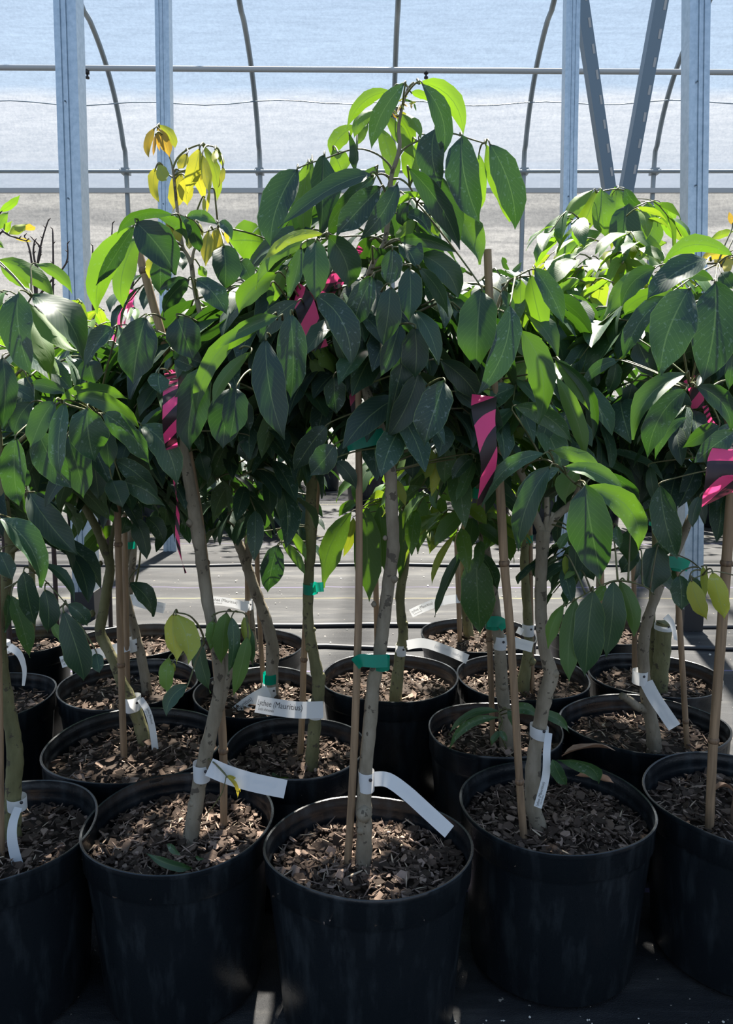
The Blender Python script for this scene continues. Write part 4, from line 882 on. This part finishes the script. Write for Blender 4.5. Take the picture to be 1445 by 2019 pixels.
# ------------------------------------------------------------------ stakes
def stake(pts,Yof,label,nodes=(),mat='bamboo',z0=None):
    "bamboo stake through picture points; the first one stands in the mulch"
    x,y,r0=pts[0]; Y=ATZ(x,y,SOIL).y if Yof is None else Yof
    W=[];R=[]
    for i,(x,y,rr) in enumerate(pts): W.append(P(x,y,Y)); R.append(rr*S(Y))
    d=(W[0]-W[1]).normalized(); W=[W[0]+d*.06]+W; R=[R[0]]+R
    L_,R_=smoothline(W,R,5); m=MB(); m.tube(L_,R_,10)
    o=m.build('bamboo_stake',M[mat],sharp=40); recenter(o); tag(o,label,'stake')
    base=Vector(o['_w'])
    for ny in nodes:
        j=min(range(len(L_)-1),key=lambda q:abs(L_[q].z-P(pts[0][0],ny,Y).z)); q=L_[j]; t_=(L_[j+1]-L_[j]).normalized(); rr=R_[j]
        mm=MB(); mm.tube([q-t_*.005,q-t_*.002,q+t_*.002,q+t_*.005],[rr*1.02,rr*1.22,rr*1.22,rr*1.02],10); mm.build('node_ring',M['bamboo_dark'],o)
    return Y
M['bamboo_dark']=bamboo('bamboo_node',(.20,.125,.07),(.07,.045,.03),30)
stake([(684,1718,8),(694,1560,8),(701,1400,8),(707,1200,7.5),(708,1000,7),(707,850,6.5),(706,745,6)],None,'straight thin stake tied left of the tallest tree trunk',())
stake([(441,1640,7),(440,1480,8.5),(430,1340,9),(416,1220,9.5),(402,1110,10),(388,1000,10),(368,880,9),(348,790,8),(330,700,8),(302,600,8),(280,520,8),(266,472,8)],None,'long brown bamboo stake slanting up past the yellow young leaves',(1480,1110,540))
stake([(2,1700,8),(1,1580,7),(0,1450,7),(-5,1200,7),(-8,1000,6)],None,'bamboo stake at the very left edge beside the greenish trunk',())
stake([(245,1504,7),(241,1400,7),(237,1250,7),(234,1120,7),(232,1010,7),(230,930,6)],None,'pale bamboo stake beside the trunk bent to the left',(1310,1065))
stake([(591,1502,6.5),(596,1400,6.5),(599,1300,6.5),(606,1180,6.5),(618,1060,6),(627,940,6)],None,'thin stake crossing behind the stem with the printed tag band',(1290,))
stake([(1034,1666,8),(1024,1540,8),(1013,1350,8),(1004,1220,8.5),(994,1110,9),(988,1000,9),(982,900,8.5),(974,760,8),(966,620,8),(961,492,7.5)],None,'brown bamboo stake left of the forked trunk, its cut end above the leaves',(1535,1108))
stake([(1398,1642,9),(1404,1500,9.5),(1411,1400,9.5),(1422,1250,10),(1432,1110,10),(1440,1000,10),(1448,900,9)],None,'thick bamboo stake at the right edge of the front row',(1465,1100))
stake([(972,1475,5.5),(968,1350,6),(965,1260,6),(958,1100,5.5),(950,950,5)],None,'stake tied to the stem that has the low green sprout',(1268,))
stake([(1355,1478,5.5),(1349,1380,6),(1343,1280,6),(1338,1200,6),(1334,1120,5.5)],None,'slim stake right of the trunk leaning to the right',(1420,))
stake([(1050,1372,4.5),(1049,1300,4.5),(1047,1200,4.5),(1046,1080,4.5),(1044,960,4)],None,'orange-brown thin stake behind the forked trunk',(1118,),)
stake([(1251,1352,5.5),(1251,1270,5.5),(1250,1180,5),(1248,1050,5)],None,'short stake left of the flat-cut stump',())
stake([(744,1345,5),(743,1250,5.5),(741,1150,5.5),(740,1000,5)],None,'stake seen between the centre stake and the tallest trunk',())
stake([(907,1268,5),(904,1180,5),(900,1060,5),(898,950,5)],None,'stake in the fourth-row pot right of the bright gap',())
stake([(488,1290,5),(488,1200,5),(487,1100,5),(485,1030,5)],None,'stake in the fourth row behind the fork of the low-taped stem',())
stake([(520,1360,5),(513,1250,5),(508,1150,5),(506,1040,5)],None,'stake touching the stem with the low green tape band',())
stake([(1188,1262,5),(1187,1180,5),(1185,1100,5)],None,'short stake under the broad drooping leaves on the right',())
stake([(252,1380,5),(250,1280,6),(248,1180,6),(246,1080,6),(246,1010,5)],None,'darker stake right beside the pale one on the left',())

# ------------------------------------------------------------------ tapes, ribbons, tags
def band(px,py,rpx,hpx,Y,mat,name,label,cat,tilt=0,parent=None,tail=None,ry=1.15):
    "a strip wrapped once around a stem at picture point px,py"
    c=P(px,py,Y); k=S(Y); m=MB(); n=22; R=rpx*k; h=hpx*k/2; vs_=[];fs=[]
    for i in range(n+1):
        a=2*PI*i/n+.4; rr=R*(1+.02*math.sin(3*a))
        x=rr*math.cos(a); y=rr*ry*math.sin(a); z=-x*tilt
        vs_.append((c.x+x,c.y+y,c.z+z-h)); vs_.append((c.x+x*1.0,c.y+y,c.z+z+h))
    for i in range(n): fs.append((2*i,2*i+2,2*i+3,2*i+1))
    m.add(vs_,fs)
    o=m.build(name,M[mat],parent)
    if parent is None: recenter(o); tag(o,label,cat)
    return o
def strip(pts,wpx,Y,m,across=None,uvk=1.0,twist=None,w2=None):
    """ribbon along picture points (x,y[,dY]); returns a map (s in 0..1, v in -1..1) -> place on it"""
    W=[P(p[0],p[1],Y+(p[2] if len(p)>2 else 0)) for p in pts]; L_,_=smoothline(W,None,6)
    n=len(L_); k=S(Y); cols=[];uv=0; A=[]
    for i,q in enumerate(L_):
        tg=(L_[min(i+1,n-1)]-L_[max(i-1,0)]).normalized(); V=(CAMP-q).normalized()
        a=(Vector(across) if across else V.cross(tg)).normalized(); a=(a-tg*a.dot(tg)).normalized()
        if twist: a=Matrix.Rotation(twist*i/(n-1),3,tg)@a
        ww=wpx if w2 is None else wpx+(w2-wpx)*i/(n-1)
        A.append(a*ww*k/2)
    vs_=[];fs=[];uvs=[];L=0
    for i,q in enumerate(L_):
        if i: L+=(q-L_[i-1]).length
        for v in (-1,-.33,.33,1): vs_.append(q+A[i]*v); uvs.append(((v+1)/2,L/k/wpx*uvk))
    for i in range(n-1):
        for j in range(3): fs.append((i*4+j,i*4+j+1,i*4+j+5,i*4+j+4))
    m.add(vs_,fs,uvs=uvs)
    def at(s,v,off=0):
        f=s*(n-1); i=min(int(f),n-2); f-=i
        q=L_[i]*(1-f)+L_[i+1]*f; a=A[i]*(1-f)+A[i+1]*f; tg=(L_[i+1]-L_[i]).normalized(); nn=tg.cross(a).normalized()
        return q+a*v+nn*off
    tot=sum((L_[i+1]-L_[i]).length for i in range(n-1)); return at,tot,wpx*k
def text_on(at,tot,wid,txt,s0,v0,size,parent,side=1,flip=False):
    "letters printed on a strip: size as a share of its width"
    cu=bpy.data.curves.new('lettering','FONT'); cu.body=txt; cu.size=1; cu.resolution_u=2
    to=bpy.data.objects.new('lettering',cu); C.objects.link(to); bpy.context.view_layer.update()
    me=bpy.data.meshes.new_from_object(to.evaluated_get(bpy.context.evaluated_depsgraph_get())); bpy.data.objects.remove(to)
    L=Vector(parent['_w']); h=size*wid
    for v in me.vertices:
        q=min(max(s0+v.co.x*h*.74/tot,0),1); vv=v0+v.co.y*h/(wid/2)
        if side=='front': v.co=at(q,vv,.0008)-L
        elif side=='up': v.co=at(1-q,-vv,.0008)-L
        else: v.co=at(1-q,vv,-.0008)-L
    me.materials.clear(); me.materials.append(M['ink'])
    o=bpy.data.objects.new('lettering',me); C.objects.link(o); o.parent=parent; return o
YC=ATZ(718,1715,SOIL).y; YB=ATZ(374,1668,SOIL).y; YA=ATZ(25,1668,SOIL).y; YD=ATZ(1062,1642,SOIL).y
YF=ATZ(288,1474,SOIL).y; YG=ATZ(613,1522,SOIL).y; YH=ATZ(1000,1484,SOIL).y; YJ=ATZ(1290,1487,SOIL).y
YM=ATZ(537,1385,SOIL).y; YN=ATZ(778,1392,SOIL).y; YO=ATZ(1028,1372,SOIL).y; YQ=ATZ(1298,1372,SOIL).y; YL=ATZ(290,1370,SOIL).y; YU=ATZ(925,1262,SOIL).y
T1,T2='Lychee (Mauritius)','Litchi chinensis'
def plant_tag(label,Y,collar,path,wpx,across=None,text=None,twist=None,w2=None,dy=-.015):
    "paper tag: a collar around the stem and a free printed end"
    c=P(collar[0],collar[1],Y); r=root('plant_tag',tuple(c),label,'tag')
    band(collar[0],collar[1],collar[2],collar[3],Y,'tag','collar',None,None,tilt=collar[4] if len(collar)>4 else 0,parent=r)
    m=MB(); at,tot,wid=strip(path,wpx,Y+dy,m,across,twist=twist,w2=w2); m.build('strap',M['tag'],r)
    if text:
        side,flip,s0=text
        text_on(at,tot,wid,T1,s0,-.05,.50,r,side,flip); text_on(at,tot,wid,T2,s0+.04,-.62,.24,r,side,flip)
    # the little hole and barb of the closure
    b=MB(); q=P(collar[0]+collar[2]*.5,collar[1],Y-collar[2]*S(Y)*1.12); b.tube([q,q+Vector((0,-.0012,0))],.0028,10); b.build('closure_slot',M['ink'],r)
    return r
plant_tag('white tag on the tallest tree, its strap curving down to the right',YC,(722,1538,17,42,.08),[(738,1536,0),(765,1538,-.02),(800,1562,-.03),(840,1598,-.04),(886,1640,-.05)],29,text=('back',0,.15))
plant_tag('white tag with a straight strap pointing right, on the second front trunk',YB,(397,1521,17,36,.12),[(412,1512,-.01),(450,1528,-.02),(500,1543,-.02),(563,1556,-.02)],36,text=('back',0,.12))
plant_tag('white tag on the greenish trunk at the left edge, strap hanging down',YA,(33,1582,19,26,.1),[(36,1592,-.01),(25,1625,-.03),(25,1665,-.04),(40,1722,-.05)],15,w2=22,twist=.3)
plant_tag('white tag on the forked trunk, its printed strap hanging straight down',YD,(1063,1442,19,24,.15),[(1082,1445,-.01),(1078,1480,-.03),(1076,1530,-.035),(1060,1592,-.04)],14,text=('up',0,.02),w2=16)
plant_tag('white tag on the trunk bent to the left, narrow strap hanging right of it',YF,(262,1386,16,30,-.12),[(276,1378,-.01),(290,1400,-.03),(300,1435,-.03),(306,1478,-.03)],13,text=('front',0,.3))
r=plant_tag('white tag reading Lychee (Mauritius) around the stem in the small second-row pot',YG,(622,1398,16,33,.04),[(505,1388,-.035),(540,1394,-.035),(590,1400,-.03),(637,1399,-.015)],33,text=('front',0,.04))
r=plant_tag('white tag reading Lychee (Mauritius) slanting below the green-taped stem',YM,(532,1362,16,28,.1),[(444,1425,-.05),(470,1400,-.05),(500,1378,-.04),(530,1362,-.02)],24,text=('front',0,.03))
plant_tag('white tag in the third row just right of the tallest trunk, strap arching right',YN,(790,1281,11,22,.05),[(802,1272,-.01),(835,1268,-.03),(880,1282,-.04),(922,1300,-.05)],19,text=('back',0,.1))
plant_tag('white tag under the green tape on the stem with the low sprout',YH,(986,1266,13,27,0),[(998,1262,.02),(1020,1268,.03),(1050,1276,.04)],22,text=('back',0,.1))
plant_tag('white collar tag on the knobbly stem behind the forked trunk',YO,(1041,1241,12,24,0),[(1028,1238,.0),(1022,1250,-.01)],12)
plant_tag('white tag on the leaning trunk, its strap falling to the lower right',YJ,(1262,1334,15,27,-.02),[(1274,1345,-.0),(1290,1375,-.02),(1310,1405,-.03),(1330,1434,-.04)],26,text=('back',0,.08))
plant_tag('white tag reaching left from the grey stem behind the pale stake',YL,(262,1270,14,26,-.15),[(120,1306,-.1),(150,1297,-.1),(200,1288,-.05),(255,1272,-.02)],22,text=('front',0,.02))
plant_tag('white tag in the fourth row reading Lychee, slanting up left of the broad dark leaf',YU,(912,1182,9,18,0),[(810,1210,-.05),(840,1196,-.05),(875,1184,-.04),(908,1180,-.02)],17,text=('front',0,.03))
plant_tag('pale tag floating over the ground between the slanting stake and the forked stem',ATZ(488,1290,SOIL).y,(490,1192,8,20,0),[(412,1184,-.03),(440,1186,-.03),(470,1192,-.02),(490,1200,-.01)],17,text=('front',0,.05))
plant_tag('pale tag behind the curled leaf on the left, over the ground',YL+.15,(262,1182,9,16,0),[(262,1182,-.02),(285,1190,-.03),(325,1200,-.03)],20,text=('back',0,.0))
plant_tag('crumpled white tag on the flat-cut stump at the right',YQ,(1309,1236,18,10,0),[(1312,1215,-.03),(1325,1230,-.04),(1332,1262,-.03)],14,w2=8,twist=.8)
plant_tag('narrow white tag hanging on the stem at the far left edge, third row',ATZ(0,1400,SOIL).y,(8,1275,12,24,.1),[(18,1275,-.01),(38,1290,-.02),(48,1320,-.02),(46,1352,-.02)],16,w2=5)

def tape(Y,px,py,rpx,hpx,label,path=None,tilt=0,dy=0):
    c=P(px,py,Y); r=root('tie_tape',tuple(c),label,'tape')
    band(px,py,rpx,hpx,Y,'tape','wrap',None,None,tilt,r)
    if path:
        m=MB(); strip(path,hpx*.95,Y+dy,m); m.build('tape_end',M['tape'],r)
tape(YC,745,862,17,30,'green tie tape high on the tallest trunk',[(683,876,-.02),(700,872,-.022),(730,865,-.022),(757,858,-.02)],.2)
tape(YC,752,1306,17,26,'green tie tape low on the tallest trunk, looped around its stake',[(764,1303,-.03),(735,1304,-.035),(712,1302,-.03),(700,1310,-.012)],.03)
tape(YG,612,1160,15,20,'green tie tape on the small-pot stem at ground-gap height',[(612,1159,-.012),(638,1157,-.014)],0)
tape(YG,621,822,13,36,'green tie tape hidden among the dark leaves left of centre',None,.2)
tape(YM,533,1336,15,20,'green tie tape band low on the stem above the slanting printed tag')
tape(YH,972,1228,15,22,'green tie tape on the stem with the low sprout',[(960,1226,-.02),(985,1226,-.02),(997,1238,-.02)],0)
tape(YJ,1330,1112,13,24,'green tie tape on the trunk that leans to the right',[(1318,1108,-.02),(1338,1110,-.02),(1358,1116,-.02)],.15)
tape(YQ,1290,1028,10,16,'small green tape on the hidden stake behind the leaning trunk')
tape(YQ,1325,920,26,20,'green tape stretched between leaves at the right',None,.2)
tape(YO,1042,1062,9,15,'small green tape just left of the fork',None)
tape(YL,258,1074,10,14,'small green tape behind the pale stake')
tape(YM-.05,470,1304,5,16,'scrap of green tape behind the young green leaves')
tape(YH,948,972,16,20,'green tape under the striped ribbon at the middle right',None,0)

def ribbon(Y,segs,label,mat='stripe',name='flagging_ribbon'):
    p=segs[0][0][0]; c=P(p[0],p[1],Y); r=root(name,tuple(c),label,'ribbon') if len(segs)>1 else None
    for sg in segs:
        path,wd=sg[0],sg[1]; k=sg[2] if len(sg)>2 else {}
        m=MB(); strip(path,wd,Y,m,**k); o=m.build('streamer' if r else name,M[mat],r)
        if not r: recenter(o); tag(o,label,'ribbon')
ribbon(YB,[([(338,735,-.06),(336,765,-.17),(335,800,-.21),(334,840,-.21),(338,880,-.18),(346,905,-.08)],25,dict(w2=19,uvk=.5,across=(1,.2,.1))),([(346,905,-.08),(345,960,-.06),(350,1000,-.03),(350,1060,-.03),(357,1100,-.03),(366,1130,-.03)],11,dict(twist=5.5,w2=6,uvk=.25)),([(332,738,-.03),(342,733,-.05),(350,742,-.03),(340,752,-.04)],9)],'pink and black striped ribbon hanging down the long slanting stake')
ribbon(YC,[([(566,575,.02),(585,580,-.02),(600,600,-.05),(612,640,-.06),(628,688,-.06)],40,dict(w2=36,uvk=.55)),([(600,590,-.02),(640,580,.0),(668,540,.0)],26,dict(uvk=.6)),([(665,570,.0),(690,520,0),(712,488,-.02)],12)],'pink and black ribbon looped in the crown of the tallest tree')
ribbon(YC,[([(692,740,.03),(698,780,.03),(703,815,.03)],20,dict(uvk=.5))],'small end of striped ribbon behind the centre stake')
ribbon(YD,[([(955,780,-.12),(953,815,-.16),(959,860,-.18),(964,905,-.18),(960,945,-.17),(952,990,-.15)],44,dict(w2=34,uvk=.52,across=(1,.3,.12),twist=-.5))],'broad pink and black ribbon hanging beside the cut-topped stake')
ribbon(ATZ(1445,1640,SOIL).y,[([(1462,862,-.14),(1440,890,-.17),(1424,925,-.19),(1418,955,-.19),(1416,984,-.17)],52,dict(uvk=.8,w2=62,across=(1,.25,.22))),([(1360,745,.05),(1372,770,.05),(1375,805,.05)],26,dict(uvk=.5)),([(1390,800,.0),(1400,830,.0),(1420,850,0)],10)],'wide pink and black ribbon loop at the right edge')
ribbon(1.75,[([(262,572,0),(256,600,.02),(245,640,0)],12,dict(twist=2)),([(262,600,0),(240,612,0),(235,660,0)],9),([(225,660,0),(222,700,.02)],8)],'bright pink ribbon among the sunlit leaves behind the long stake','pink')

# bits of perlite on the ground fabric by the front pots, fallen leaf on the small second-row pot
m=MB()
for i in range(420):
    a=random.random(); 
    x,y=(random.uniform(.08,.62),random.uniform(.88,1.12)) if a<.5 else (random.uniform(-1.2,1.4),random.uniform(2.4,8.5))
    s_=random.uniform(.0012,.0035)*(1 if a<.5 else 2.2); c=Vector((x,y,s_*.6))
    vs_=[c+Vector((random.uniform(.6,1)*s_*q[0],random.uniform(.6,1)*s_*q[1],random.uniform(.5,.9)*s_*q[2])) for q in ((1,0,0),(-1,0,0),(0,1,0),(0,-1,0),(0,0,1),(0,0,-1))]
    m.add(vs_,[(0,2,4),(2,1,4),(1,3,4),(3,0,4),(2,0,5),(1,2,5),(3,1,5),(0,3,5)])
o=m.build('perlite_grit',M['grit'] if 'grit' in M else simple('perlite',(.62,.58,.50),.9),smooth=False); tag(o,'pale grit scattered over the black ground fabric','grit',None,'stuff')
q=MB(); a,b=P(535,1528,YG-.03),P(655,1546,YG-.05); leaf(q,a,b,Vector((0,-.8,.6)),.03,Vector((0,0,-.012)),.35,True,fold=.35,wave=.12)
o=q.build('fallen_leaf',M['leaf'],attrs=True); recenter(o); tag(o,'crinkled green fallen leaf on the mulch in front of the small-pot stem','leaf')
